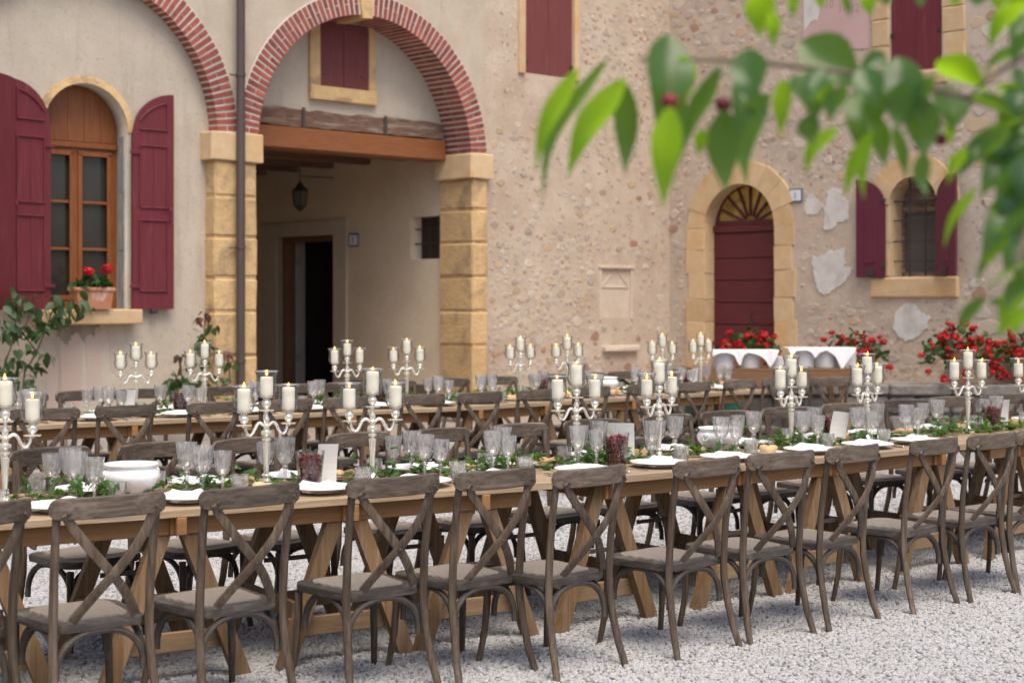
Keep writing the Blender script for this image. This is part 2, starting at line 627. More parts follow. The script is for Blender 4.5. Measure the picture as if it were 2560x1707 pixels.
M['chair_dark'] = surf('chair_dark', (.052, .042, .034), (.095, .078, .064), (20, 20, 8), ns=1.6, rough=.55, bump=.2, bs=6, bd=.004, var=.08)
M['plank_top'] = surf('plank_top', (.30, .205, .12), (.43, .32, .20), (1.3, 18, 18), ns=3, c3=(.32, .26, .20), c3s=1.2, rough=.75, bump=.5, bs=6, bd=.006, var=.10)
M['plank_apron'] = surf('plank_apron', (.25, .122, .043), (.34, .18, .072), (1.3, 18, 18), ns=3, rough=.65, bump=.3, bs=6, bd=.006, var=.10)
M['trestle'] = surf('trestle', (.16, .092, .043), (.26, .16, .08), (16, 16, 1.4), ns=3, c3=(.29, .20, .122), c3s=1.3, rough=.75, bump=.35, bs=6, bd=.006, var=.2)
M['trestle_bar'] = surf('trestle_bar', (.22, .14, .075), (.32, .215, .125), (1.4, 16, 16), ns=3, rough=.75, bump=.35, bs=6, bd=.006, var=.14)
M['silver'] = surf('silver', (.90, .855, .735), (.95, .91, .81), ns=12, rough=.26, metal=.74, bump=0)
M['wax'] = surf('wax', (.95, .89, .71), (.97, .93, .79), ns=9, rough=.45, bump=.1, spec=.3)
M['wick'] = surf('wick', (.02, .015, .01), (.03, .02, .015), ns=9, bump=0)
M['flame'] = emit('flame', (1.0, .50, .10), 2.6)
M['hurricane'] = clearglass('hurricane_glass', (.992, .992, .988), .03, .03, edge=.95, rimcol=(.22, .22, .21))
M['crystal'] = clearglass('cut_crystal', (.985, .985, .985), .07, .04, solid=.16, frost=.13, edge=.8)
M['vase_glass'] = clearglass('vase_glass', (.975, .98, .975), .05, .03, edge=.8)
M['porcelain'] = surf('porcelain', (.80, .79, .775), (.84, .83, .815), ns=3, rough=.22, bump=0)
M['plate_grey'] = surf('plate_grey', (.70, .69, .67), (.74, .73, .71), ns=3, rough=.3, bump=0)
M['linen'] = surf('linen', (.78, .77, .76), (.83, .82, .82), ns=8, rough=.9, bump=.25, bs=60, bd=.004)
M['paper'] = surf('paper', (.74, .72, .69), (.77, .75, .72), ns=3, rough=.85, bump=0)
M['bread'] = surf('bread', (.60, .36, .16), (.72, .50, .28), ns=9, c3=(.46, .23, .09), c3s=5, rough=.7, bump=.3, bs=40, var=.18)
M['cherry'] = surf('cherry', (.11, .007, .014), (.19, .013, .022), ns=25, c3=(.075, .005, .012), c3s=12, rough=.25, bump=0, spec=.35, var=.4)
M['stalk'] = surf('stalk', (.20, .16, .05), (.26, .20, .08), ns=25, rough=.6, bump=0)
M['steel'] = surf('steel', (.72, .70, .67), (.78, .76, .73), ns=9, rough=.2, metal=1.0, bump=0)
M['ivy'] = leafmat('ivy', (.034, .095, .020), (.22, .44, .03), .40, .34, .5)
M['ivy_stem'] = surf('ivy_stem', (.16, .11, .06), (.24, .17, .09), ns=20, rough=.8)
M['rose_leaf'] = leafmat('rose_leaf', (.030, .070, .024), (.09, .20, .03), .5, .25, .3)
M['rose_red'] = leafmat('rose_young_leaf', (.085, .028, .022), (.16, .06, .03), .5, .25, .3)
M['bark'] = surf('bark', (.13, .10, .075), (.20, .155, .115), (10, 10, 2), ns=3, rough=.9)
M['geranium_leaf'] = leafmat('geranium_leaf', (.022, .068, .016), (.07, .18, .02), .6, .25, .3)
M['petal'] = leafmat('petal', (.42, .006, .014), (.55, .012, .02), .6, .3, .25)
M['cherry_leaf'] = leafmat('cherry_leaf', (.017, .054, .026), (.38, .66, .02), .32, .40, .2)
M['weathered_blue'] = surf('weathered_blue', (.20, .23, .25), (.33, .36, .38), (14, 14, 3), ns=2, c3=(.42, .37, .31), c3s=1.2, rough=.85, bump=.6, bs=9)
M['pink_wash'] = surf('pink_wash', (.50, .385, .325), (.53, .41, .345), (2, 2, .4), ns=2, c3=(.50, .43, .36), c3s=1.5, rough=.92, bump=.2)
M['soot'] = surf('soot', (.22, .185, .16), (.38, .325, .28), (5, 5, .8), ns=2, rough=.95, bump=.2)
M['passage_stone'] = surf('passage_stone', (.52, .435, .335), (.60, .51, .40), ns=5, rough=.9, bump=.3)
M['cherry_backlit'] = leafmat('cherry_backlit_leaf', (.055, .125, .012), (.54, .88, .02), .4, .55, .2)  # brighter copy of cherry_leaf: light coming through the leaf is put into the colour
M['dark_apron'] = surf('dark_apron', (.15, .075, .035), (.22, .115, .055), (1.3, 18, 18), ns=3, rough=.7, bump=.2)
M['glass_lip'] = clearglass('glass_lip', (.96, .96, .95), .25, .05, frost=.32, edge=.7)
M['seat_frame'] = surf('seat_frame', (.055, .044, .036), (.10, .083, .069), (6, 6, 30), ns=2, c3=(.14, .12, .103), c3s=1.5, rough=.42, bump=.2, bs=8, bd=.004, var=.15)
M['green_plastic'] = surf('green_plastic', (.01, .10, .075), (.015, .13, .09), ns=4, rough=.45, bump=0)

# rattan weave for the chair seats
def rattan():
    m, nt, out = nodes_of('rattan')
    v = coords(nt, (1, 1, 1), False)
    w1 = N(nt, "ShaderNodeTexWave", Scale=48.0, Distortion=1.2, Detail=1.0)
    w1.bands_direction = 'X'
    w2 = N(nt, "ShaderNodeTexWave", Scale=48.0, Distortion=1.2, Detail=1.0)
    w2.bands_direction = 'Y'
    nt.links.new(v, w1.inputs[0])
    nt.links.new(v, w2.inputs[0])
    ml = N(nt, "ShaderNodeMath", operation='MULTIPLY')
    nt.links.new(w1.outputs[1], ml.inputs[0])
    nt.links.new(w2.outputs[1], ml.inputs[1])
    col = mixc(nt, ramp(nt, ml.outputs[0], .05, .6), (.20, .16, .125), (.45, .395, .325))
    b = N(nt, "ShaderNodeBsdfPrincipled", Roughness=.6)
    nt.links.new(col, b.inputs['Base Color'])
    bp = N(nt, "ShaderNodeBump", Strength=.6, Distance=.004)
    nt.links.new(ml.outputs[0], bp.inputs['Height'])
    nt.links.new(bp.outputs[0], b.inputs['Normal'])
    nt.links.new(b.outputs[0], out.inputs[0])
    return m


M['rattan'] = rattan()


def gravel_ground():
    m, nt, out = nodes_of('gravel_ground')
    v = coords(nt, (1, 1, 1), False)
    vo = N(nt, "ShaderNodeTexVoronoi", Scale=46.0)
    nt.links.new(v, vo.inputs['Vector'])
    sx = nt.nodes.new("ShaderNodeSeparateColor")
    nt.links.new(vo.outputs['Color'], sx.inputs[0])
    col = mixc(nt, sx.outputs[0], (.26, .25, .245), (.44, .435, .435))
    col = mixc(nt, ramp(nt, noise(nt, v, .55, 4), .45, .7), col, (.42, .39, .365))
    b = N(nt, "ShaderNodeBsdfPrincipled", Roughness=.85)
    nt.links.new(col, b.inputs['Base Color'])
    bp = N(nt, "ShaderNodeBump", Strength=1.0, Distance=.02)
    bp.invert = True
    nt.links.new(vo.outputs['Distance'], bp.inputs['Height'])
    nt.links.new(bp.outputs[0], b.inputs['Normal'])
    nt.links.new(b.outputs[0], out.inputs[0])
    return m


def pebble_mat():
    m, nt, out = nodes_of('pebble')
    at = nt.nodes.new("ShaderNodeAttribute")
    at.attribute_type = 'INSTANCER'
    at.attribute_name = 'tone'
    cr = nt.nodes.new("ShaderNodeValToRGB")
    e = cr.color_ramp.elements
    e[0].position, e[0].color = 0.0, (.26, .25, .24, 1)
    e[1].position, e[1].color = 1.0, (.50, .505, .515, 1)
    for p, c in ((.2, (.345, .34, .335, 1)), (.45, (.405, .405, .41, 1)), (.7, (.425, .43, .44, 1)), (.86, (.40, .37, .34, 1))):
        q = e.new(p)
        q.color = c
    nt.links.new(at.outputs['Fac'], cr.inputs[0])
    b = N(nt, "ShaderNodeBsdfPrincipled", Roughness=.75)
    nt.links.new(cr.outputs[0], b.inputs['Base Color'])
    nt.links.new(b.outputs[0], out.inputs[0])
    return m


# ------------------------------------------------------------------ ground
gm = MB()
gm.add([(-120, -120, 0), (120, -120, 0), (120, 120, 0), (-120, 120, 0)], [(0, 1, 2, 3)])
structure(gm.build('ground', gravel_ground()))


def gravel_field(name, poly, density, size):
    """pebbles as instanced spheres squashed at random, half bedded in the ground"""
    me = bpy.data.meshes.new(name)
    me.from_pydata([(x, y, .004) for x, y in poly], [], [tuple(range(len(poly)))])
    o = ob(name, me)
    o['kind'] = 'stuff'
    pm = pebble_mat()
    me.materials.append(pm)
    ng = bpy.data.node_groups.new(name, 'GeometryNodeTree')
    ng.interface.new_socket("Geometry", in_out='INPUT', socket_type='NodeSocketGeometry')
    ng.interface.new_socket("Geometry", in_out='OUTPUT', socket_type='NodeSocketGeometry')
    gi, go = ng.nodes.new("NodeGroupInput"), ng.nodes.new("NodeGroupOutput")
    di = ng.nodes.new("GeometryNodeDistributePointsOnFaces")
    di.inputs['Density'].default_value = density
    ico = ng.nodes.new("GeometryNodeMeshIcoSphere")
    ico.inputs['Radius'].default_value = 1.0
    ico.inputs['Subdivisions'].default_value = 2
    sm = ng.nodes.new("GeometryNodeSetMaterial")
    sm.inputs['Material'].default_value = pm
    ss = ng.nodes.new("GeometryNodeSetShadeSmooth")
    iop = ng.nodes.new("GeometryNodeInstanceOnPoints")
    rs = ng.nodes.new("FunctionNodeRandomValue")
    rs.data_type = 'FLOAT_VECTOR'
    rs.inputs[0].default_value = (size * .55, size * .5, size * .5)
    rs.inputs[1].default_value = (size * 1.3, size * 1.05, size * .9)
    rr = ng.nodes.new("FunctionNodeRandomValue")
    rr.data_type = 'FLOAT_VECTOR'
    rr.inputs[0].default_value = (-.35, -.35, 0)
    rr.inputs[1].default_value = (.35, .35, 6.28)
    rr.inputs['Seed'].default_value = 5
    st = ng.nodes.new("GeometryNodeStoreNamedAttribute")
    st.data_type = 'FLOAT'
    st.domain = 'INSTANCE'
    st.inputs['Name'].default_value = 'tone'
    rt = ng.nodes.new("FunctionNodeRandomValue")
    rt.data_type = 'FLOAT'
    rt.inputs['Seed'].default_value = 9
    L = ng.links.new
    L(gi.outputs[0], di.inputs['Mesh'])
    L(di.outputs['Points'], iop.inputs['Points'])
    L(ico.outputs['Mesh'], sm.inputs['Geometry'])
    L(sm.outputs[0], ss.inputs[0])
    L(ss.outputs[0], iop.inputs['Instance'])
    L(rs.outputs[0], iop.inputs['Scale'])
    L(rr.outputs[0], iop.inputs['Rotation'])
    L(iop.outputs[0], st.inputs['Geometry'])
    tn = ng.nodes.new("ShaderNodeTexNoise")
    tn.inputs['Scale'].default_value = .9
    tn.inputs['Detail'].default_value = 4.0
    ma = ng.nodes.new("ShaderNodeMath")
    ma.operation = 'MULTIPLY_ADD'
    ma.inputs[1].default_value = .5
    mb_ = ng.nodes.new("ShaderNodeMath")
    mb_.operation = 'SUBTRACT'
    mb_.inputs[1].default_value = .25
    L(tn.outputs[0], ma.inputs[0])
    L([s for s in rt.outputs if s.enabled][0], ma.inputs[2])
    L(ma.outputs[0], mb_.inputs[0])
    L(mb_.outputs[0], [s for s in st.inputs if s.name == 'Value' and s.enabled][0])
    L(st.outputs[0], go.inputs[0])
    o.modifiers.new("pebbles", 'NODES').node_group = ng
    return o


gravel_field('gravel', [(-2.3, 4.9), (2.3, 4.9), (4.4, 10.5), (-4.4, 10.5)], 4000, .0118)
gravel_field('gravel', [(-4.4, 10.5), (4.4, 10.5), (5.4, 14.5), (-5.2, 14.5)], 1500, .016)

# ------------------------------------------------------------------ the arcaded house (local x along the facade, y inward, z up)
AL = rad(43.3)
EL = Vector((math.cos(AL), math.sin(AL), 0))
NL = Vector((-EL.y, EL.x, 0))
OL = Vector((-.378, 20.62, 0))
house = thing('arcade_house', 'plastered house with two red brick arches and an open carriage passage', 'house', OL, AL)
ident = lambda s, z, d: (s, d, z)
TOP = 8.6
A1C, A2C, ASZ, RI, RO = -5.74, -1.88, 3.46, 1.65, 1.92
RW = RI + .13      # the wall stops behind the brick ring
hole2 = [(A2C - RW, -.02), (A2C + RW, -.02)] + [(A2C + RW * math.cos(PI * i / 40), ASZ + RW * math.sin(PI * i / 40)) for i in range(41)]
hole1 = [(A1C - RW, .02), (A1C + RW, .02)] + [(A1C + RW * math.cos(PI * i / 40), ASZ + RW * math.sin(PI * i / 40)) for i in range(41)]
front = wall_mesh('wall', M['plaster_left'], [(-13, 0.0), (.03, 0.0), (.03, TOP), (-13, TOP)],
                  [hole1, [(A2C - RW, .001)] + [(A2C + RW, .001)] + hole2[2:]], 0, .62, ident)
w_front = ob('wall', front, house)
# blind infill of the first arch with the arched window opening
W1C, W1H, W1S, W1B = -5.63, .495, 3.45, 1.52
infill = wall_mesh('wall', M['plaster_infill'], [(A1C - 1.75, .03), (A1C + 1.75, .03), (A1C + 1.75, 5.3), (A1C - 1.75, 5.3)],
                   [arch_poly(W1C, W1H, W1B, W1S, 24)], .16, .5, ident)
w_infill = ob('wall', infill, house)
# tympanum over the passage beam with the small shuttered window
tymp = wall_mesh('wall', M['plaster_infill'], [(A2C - 1.72, 3.80), (A2C + 1.72, 3.80), (A2C + 1.72, 5.3), (A2C - 1.72, 5.3)],
                 [[(-2.30, 4.265), (-1.525, 4.265), (-1.525, 5.10), (-2.30, 5.10)]], .5, .85, ident)
w_tymp = ob('wall', tymp, house)
MB().box((-6.4, 3.9, TOP + .05), (13.2, 7.4, .1)).build('roof', M['old_beam'], house)
b = MB()
for i in range(9):   # low plinth of pale stone blocks along the wall foot
    s0 = -12.4 + i * .92
    b.box((s0 + .45, -.03, .10), (.9, .06, .2), .008)
b.build('plinth', M['plinth'], house)

# ---- brick arches
def brick_arch(c, a0, a1, n, depths, key=None, dmax=.53):
    ring = MB()
    k = 60
    poly = [(c + (RO - .004) * math.cos(PI * i / k), ASZ + (RO - .004) * math.sin(PI * i / k)) for i in range(k + 1)]
    poly += [(c + (RI + .004) * math.cos(PI * i / k), ASZ + (RI + .004) * math.sin(PI * i / k)) for i in reversed(range(k + 1))]
    vs, fs = [], []
    for i in range(k + 1):
        a = PI * i / k
        for r in (RO + .012, RI + .008):
            for d in (-.012, dmax):
                vs.append((c + r * math.cos(a), d, ASZ + r * math.sin(a)))
    for i in range(k):
        o = 4 * i
        fs += [(o, o + 2, o + 6, o + 4), (o + 2, o + 3, o + 7, o + 6), (o + 1, o + 5, o + 7, o + 3), (o, o + 4, o + 5, o + 1)]
    ring.add(vs, fs)
    arch = ring.build('brick_arch', M['mortar'], house)
    st = PI / n
    jt = .0072
    def wedge(r0, r1, d0, d1):
        m = MB()
        vv = []
        for d in (d0, d1):
            for r, aa in ((r0, -st / 2 + jt), (r1, -st / 2 + jt * r0 / r1), (r1, st / 2 - jt * r0 / r1), (r0, st / 2 - jt)):
                vv.append((r * math.cos(aa), d, r * math.sin(aa)))
        m.add(vv, [(0, 1, 2, 3), (7, 6, 5, 4), (0, 4, 5, 1), (1, 5, 6, 2), (2, 6, 7, 3), (3, 7, 4, 0)])
        return m.mesh('brick', M['brick'])
    mid = (RI + RO) / 2
    kinds = []
    for i, (d0, d1) in enumerate(depths):
        kinds.append((wedge(RI, RO, d0, d1), wedge(RI, mid - .006, d0, d1), wedge(mid + .006, RO, d0, d1)))
    for i in range(n):
        a = (i + .5) * st
        if a < a0 or a > a1 or (key and key[0] < a < key[1]):
            continue
        for row, (full, inn, out_) in enumerate(kinds):
            for me in ((full,) if (i + row) % 2 == 0 else ((inn, out_) if row == 0 else (inn,))):
                o = ob('brick', me, arch, (c, rnd.uniform(-.004, .002), ASZ), (0, -a, 0))
                q = rnd.uniform(.999, 1.0015)
                o.scale = (q, 1, q)
    return arch


brick_arch(A2C, .02, PI - .02, 73, [(-.02, .232), (.244, .49)], (PI / 2 - .001, PI / 2 + .10))
brick_arch(A1C, .02, rad(74), 73, [(-.02, .155)], None, .155)
ks = MB()
vv = []
for d in (-.05, .5):
    for r, a in ((RI - .035, PI / 2), (RO + .04, PI / 2 - .006), (RO + .04, PI / 2 + .105), (RI - .035, PI / 2 + .095)):
        vv.append((A2C + r * math.cos(a), d, ASZ + r * math.sin(a)))
ks.add(vv, [(0, 1, 2, 3), (7, 6, 5, 4), (0, 4, 5, 1), (1, 5, 6, 2), (2, 6, 7, 3), (3, 7, 4, 0)])
ks.build('keystone', M['limestone'], house)

# ---- piers of limestone blocks
def rough_block(c, d, ch, seed):
    r = random.Random(seed)
    m = MB().box(c, d, ch)
    m.v = [tuple(p[i] + r.uniform(-.006, .006) for i in range(3)) for p in m.v]
    return m


def pier(s0, s1, d0, d1, heights, imp0, imp1):
    core = MB().box(((s0 + s1) / 2, (d0 + d1) / 2, 1.6), (s1 - s0 - .03, d1 - d0 - .03, 3.2))
    p = core.build('pier', M['limestone'], house)
    for i in range(len(heights) - 1):
        z1, z0 = heights[i], heights[i + 1]
        rough_block(((s0 + s1) / 2, (d0 + d1) / 2, (z0 + z1) / 2), (s1 - s0 + ((i * 37) % 5 - 2) * .004, d1 - d0, z1 - z0 - .012), .026, i + int(100 * abs(s0))).build('stone_block', M['limestone'], p)
    rough_block(((imp0 + imp1) / 2, (d0 + d1) / 2 - .01, 3.365), (imp1 - imp0, d1 - d0 + .06, .325), .012, 5).build('impost', M['limestone_pale'], p)
    rough_block(((s0 + s1) / 2, (d0 + d1) / 2, .19), (s1 - s0 + .07, d1 - d0 + .05, .36), .02, 9).build('pier_base', M['plinth'], p)
    return p


hz = [3.20, 2.80, 2.335, 1.87, 1.485, .98, .38]
pier(-4.14, -3.56, -.035, .64, hz, -4.21, -3.50)
pier(-.215, .06, -.035, .645, [3.20, 2.80, 2.37, 1.92, 1.47, 1.02, .40], -.285, .125)

# ---- beams over the passage
bm_ = MB()
n = 26
secs = []
for i in range(n + 1):
    x = -3.62 + 3.32 * i / n
    secs.append((x, 3.735 + rnd.uniform(-.012, .008), 3.945 + rnd.uniform(-.018, .018)))
vs, fs = [], []
for x, za, zb in secs:
    for d in (.46 + rnd.uniform(-.01, .01), .86):
        vs += [(x, d, za), (x, d, zb)]
for i in range(n):
    o = 4 * i
    fs += [(o, o + 1, o + 5, o + 4), (o + 1, o + 3, o + 7, o + 5), (o + 2, o + 6, o + 7, o + 3), (o, o + 4, o + 6, o + 2)]
fs += [(0, 2, 3, 1), (4 * n, 4 * n + 1, 4 * n + 3, 4 * n + 2)]
bm_.add(vs, fs)
old = bm_.build('old_beam', M['old_beam'], house)
for s in (-2.563, -1.281):
    MB().box((s, .445, 3.845), (.045, .02, .25), .004).build('iron_strap', M['pipe'], old)
MB().box((-.33, .68, 3.86), (.36, .34, .36)).build('wall', M['plaster_infill'], house)
MB().box((-1.95, .60, 3.585), (3.34, .36, .26), .012).build('new_beam', M['orange_beam'], house)

# ---- passage: side wall with doorway and barred window, back wall, ceiling
SW = -.16
pm_ = lambda a, z, t: (SW + t, a, z)
pw = wall_mesh('wall', M['plaster_passage'], [(.56, 0), (6.6, 0), (6.6, 3.7), (.56, 3.7)],
               [[(.69, 2.17), (1.31, 2.17), (1.31, 2.75), (.69, 2.75)], [(3.02, .003), (4.45, .003), (4.45, 2.56), (3.02, 2.56)]], 0, .45, pm_)
w_pass = ob('wall', pw, house)
MB().box((-1.9, 6.75, 1.85), (3.6, .3, 3.7)).build('wall', M['plaster_passage'], house)
MB().box((-3.75, 3.7, 1.85), (.3, 6.2, 3.7)).build('wall', M['plaster_passage'], house)
MB().box((SW - .012, 4.9, .235), (.022, .8, .47)).build('dado_band', M['dado'], house)
MB().box((SW - .012, 1.68, .235), (.022, 2.04, .47)).build('dado_band', M['dado'], house)
MB().box((-1.95, 3.62, 3.74), (3.4, 5.96, .06)).build('ceiling', M['ceiling_wood'], house)
for i in range(6):
    MB().box((-1.95, 1.35 + .85 * i, 3.61), (3.5, .14, .19), .01).build('ceiling_joist', M['ceiling_wood'], house)
fr = wall_mesh('door_surround', M['passage_stone'], [(2.72, 0), (4.80, 0), (4.80, 2.77), (2.72, 2.77)], [[(3.02, .002), (4.45, .002), (4.45, 2.56), (3.02, 2.56)]], -.035, .2, pm_)
ds = ob('door_surround', fr, house)
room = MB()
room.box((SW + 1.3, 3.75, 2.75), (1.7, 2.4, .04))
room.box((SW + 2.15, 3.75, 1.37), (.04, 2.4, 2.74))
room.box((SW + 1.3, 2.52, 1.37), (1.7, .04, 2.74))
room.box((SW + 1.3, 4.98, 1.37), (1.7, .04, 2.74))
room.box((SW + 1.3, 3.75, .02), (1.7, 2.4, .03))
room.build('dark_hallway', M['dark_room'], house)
dj = MB()
dj.box((SW + .16, 4.41, 1.28), (.16, .08, 2.56), .005)
dj.box((SW + .16, 3.735, 2.52), (.16, 1.27, .08), .005)
dj.box((SW + .16, 3.05, 1.28), (.16, .06, 2.56), .005)
dj.build('door_frame', M['dark_apron'], ds)
MB().box((SW + .36, 4.39, 1.27), (.17, .05, 2.44), .005).build('inner_jamb', M['plinth'], ds)
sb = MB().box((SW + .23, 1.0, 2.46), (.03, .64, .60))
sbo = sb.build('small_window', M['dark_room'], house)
for z in (2.38, 2.58):
    MB().tube([(SW + .09, .67, z), (SW + .09, 1.33, z)], .011, 6).build('window_bar', M['iron'], sbo)
for a in (.85, 1.02, 1.19):
    MB().tube([(SW + .11, a, 2.17), (SW + .11, a, 2.79)], .009, 6).build('window_bar', M['iron'], sbo)

# ---- arched timber window of the first arch
wf = wall_mesh('arched_window', M['window_wood'], arch_poly(W1C, W1H + .02, W1B, W1S, 24),
               [[(W1C - .40, 1.66), (W1C - .05, 1.66), (W1C - .05, 3.19), (W1C - .40, 3.19)], [(W1C + .05, 1.66), (W1C + .40, 1.66), (W1C + .40, 3.19), (W1C + .05, 3.19)]], .36, .44, ident)
win = ob('arched_window', wf, house, (0, .04, 0))
for i in range(5):
    x0, x1 = W1C - W1H + i * W1H * .4, W1C - W1H + (i + 1) * W1H * .4 - .004
    poly = [(x0, 3.34), (x1, 3.34)]
    for k in range(6):
        x = x1 + (x0 - x1) * k / 5
        poly.append((x, W1S + math.sqrt(max(.0, (W1H - .012) ** 2 - (x - W1C) ** 2))))
    MB().prism(poly, .345, .36).build('board', M['window_wood'], win)
MB().box((W1C, .345, 3.30), (.98, .05, .06), .006).build('transom', M['window_wood'], win)
for sx in (-1, 1):
    for k in range(3):
        z0 = 1.66 + k * .51
        MB().box((W1C + sx * .225, .405, z0 + .255), (.35, .012, .508)).build('pane', M['dark_glass'], win)
    cs = MB()
    for k in (1, 2):
        cs.box((W1C + sx * .225, .375, 1.66 + k * .51), (.35, .03, .03), .004)
    for x in (.05, .4):
        cs.box((W1C + sx * x, .352, 2.42), (.05, .022, 1.6), .004)
    for z in (1.64, 3.21):
        cs.box((W1C + sx * .225, .352, z), (.40, .022, .055), .004)
    cs.build('casement', M['window_wood'], win)
rv = MB()
for i in range(3):
    rv.box((W1C + W1H - .008, .235, 1.52 + .633 * (i + .5)), (.016, .13, .625), .003)
rv.build('weathered_reveal_board', M['weathered_blue'], win)
MB().box((-5.66, .10, 1.435), (1.20, .30, .16), .012).build('window_sill', M['limestone_pale'], house)
arc = MB()
k = 18
vs = []
for i in range(k + 1):
    a = PI * i / k
    for r, d in ((W1H + .001, .145), (W1H + .085, .157)):
        vs.append((W1C + r * math.cos(a), d, W1S + r * math.sin(a)))
arc.add(vs, [(2 * i, 2 * i + 1, 2 * i + 3, 2 * i + 2) for i in range(k)])
arc.build('painted_arch_band', M['limestone'], house)


def leaf_shutter(name, w, h_in, h_out, parent, mat, panels, flip, th=.035):
    """shutter leaf; x from the hinge (0) to w, quarter-arched top between h_in (hinge side) and h_out"""
    def top(x):
        if h_in == h_out:
            return h_in
        t = min(max(x / w, 0), 1)
        return h_in + (h_out - h_in) * math.sqrt(max(0, 1 - (1 - t) ** 2))
    sg = -1 if flip else 1
    xs = [w * i / 10 for i in range(11)]
    poly = [(0, 0), (sg * w, 0)] + [(sg * x, top(x)) for x in reversed(xs)]
    s = MB().prism(poly, -th / 2, th / 2).build(name, mat, parent)
    st = .085
    for (z0, z1) in panels:
        fr_ = MB()
        x0, x1 = st, w - st
        arched = z1 is None
        bead = .02
        def seg(xa, za, xb, zb):
            ang = math.atan2(zb - za, sg * (xb - xa))
            ln = math.hypot(xb - xa, zb - za)
            fr_.box((sg * (xa + xb) / 2, -th / 2 - .006, (za + zb) / 2), (ln + bead * .6, .02, bead), .004, Matrix.Rotation(-ang, 4, 'Y'))
        if arched:
            seg(x0, z0, x1, z0)
            seg(x1, z0, x1, top(x1) - st)
            pr = None
            for i in range(7):
                x = x0 + (x1 - x0) * i / 6
                z = max(z0 + .01, top(x) - st * 1.15)
                if pr:
                    seg(pr[0], pr[1], x, z)
                pr = (x, z)
        else:
            seg(x0, z0, x1, z0)
            seg(x0, z1, x1, z1)
            seg(x0, z0, x0, z1)
            seg(x1, z0, x1, z1)
            fr_.box((sg * w / 2, -th / 2 - .001, (z0 + z1) / 2), (.006, .006, z1 - z0))
        fr_.build('panel_moulding', mat, s)
    return s


pan = [(1.98, None), (1.12, 1.80), (.20, .98)]
sr = leaf_shutter('shutter', .50, 1.90, 2.385, house, M['shutter_red'], pan, False)
sr.location = (-5.112, .10, 1.515)
sr.rotation_euler = (0, 0, rad(-3))
sl = leaf_shutter('shutter', .50, 1.90, 2.385, house, M['shutter_red'], pan, True)
sl.location = (-6.09, .08, 1.515)
sl.rotation_euler = (0, 0, rad(9))
sl2 = leaf_shutter('shutter', .30, 2.36, 2.40, house, M['shutter_red'], [], True)
sl2.location = (-6.54, -.03, 1.515)
sl2.rotation_euler = (0, 0, rad(28))
for sh, sg in ((sr, 1), (sl, -1)):
    for z in (.25, 1.72):
        MB().box((sg * .02, -.032, z), (.12, .012, .035), .003).build('hinge', M['shutter_red'], sh)
    MB().tube([(sg * .44, -.03, .95), (sg * .44, -.06, .99), (sg * .44, -.06, 1.09), (sg * .44, -.03, 1.13)], .009, 6).build('latch', M['shutter_red'], sh)
MB().box((-4.86, .07, 1.49), (.07, .06, .05), .006).build('shutter_stop', M['iron'], house)

# ---- worn washes of colour and soot under the sill
def wash(name, poly, mat, d, seed, jag=.05):
    r = random.Random(seed)
    pts = []
    for i in range(len(poly)):
        a, b_ = Vector(poly[i]), Vector(poly[(i + 1) % len(poly)])
        for k in range(5):
            p = a.lerp(b_, k / 5)
            pts.append((p.x + r.uniform(-jag, jag) * .5, p.y + r.uniform(-jag, jag) * .5))
    return MB().prism(pts, d - .002, d + .01).build(name, mat, w_infill)


for k, (s0, s1, z0, z1) in enumerate(((-5.92, -5.70, .35, 1.22), (-5.62, -5.45, .5, 1.30), (-5.36, -5.28, .85, 1.33), (-6.1, -5.97, .4, 1.0))):
    wash('faded_wash', [(s0, z0), (s1, z0 - .05), (s1 + .01, z1), (s0 - .01, z1)], M['pink_wash'], .159, k)
wash('soot_stain', [(-5.98, 1.36), (-5.96, 1.24), (-5.90, 1.16), (-5.84, 1.13), (-5.80, 1.24), (-5.74, 1.28), (-5.69, 1.22), (-5.66, 1.17), (-5.60, 1.25), (-5.54, 1.23), (-5.50, 1.31), (-5.46, 1.36)], M['soot'], .1575, 9, .03)

# ---- small shuttered window in the tympanum
tw = MB()
for a in ((-2.375, 4.66, .15, .95), (-1.48, 4.66, .095, .95)):
    rough_block((a[0], .49, a[1]), (a[2], .06, a[3]), .006, 3).build('window_jamb', M['limestone'], house)
rough_block((-1.945, .475, 4.175), (1.03, .09, .18), .012, 8).build('window_sill', M['limestone'], house)
for i, x in enumerate((-2.291, -1.909)):
    o = MB().box((.19, 0, .40), (.376, .03, .82), .004).build('shutter', M['shutter_faded'], house)
    o.location = (x, .515, 4.275)
    for z in (.16, .70):
        MB().box(((.06 if i == 0 else .32), -.022, z), (.11, .012, .03), .003).build('hinge', M['shutter_faded'], o)

# ---- rainwater pipe
t = thing('drainpipe', 'dark brown metal rainwater pipe running down the pier between the brick arches', 'drainpipe', OL, AL)
MB().tube([(-3.845, -.115, 0.02), (-3.845, -.115, 8.4)], .050, 14).build('pipe', M['pipe'], t, True)
for z in (.9, 2.2, 4.17, 6.3):
    MB().tube([(-3.845, -.115, z), (-3.845, -.115, z + .035)], .058, 14).build('bracket', M['pipe'], t, True)
    MB().tube([(-3.98, -.09, z + .01), (-3.84, -.06, z + .01), (-3.84, .0, z + .01)], .008, 6).build('bracket', M['pipe'], t)

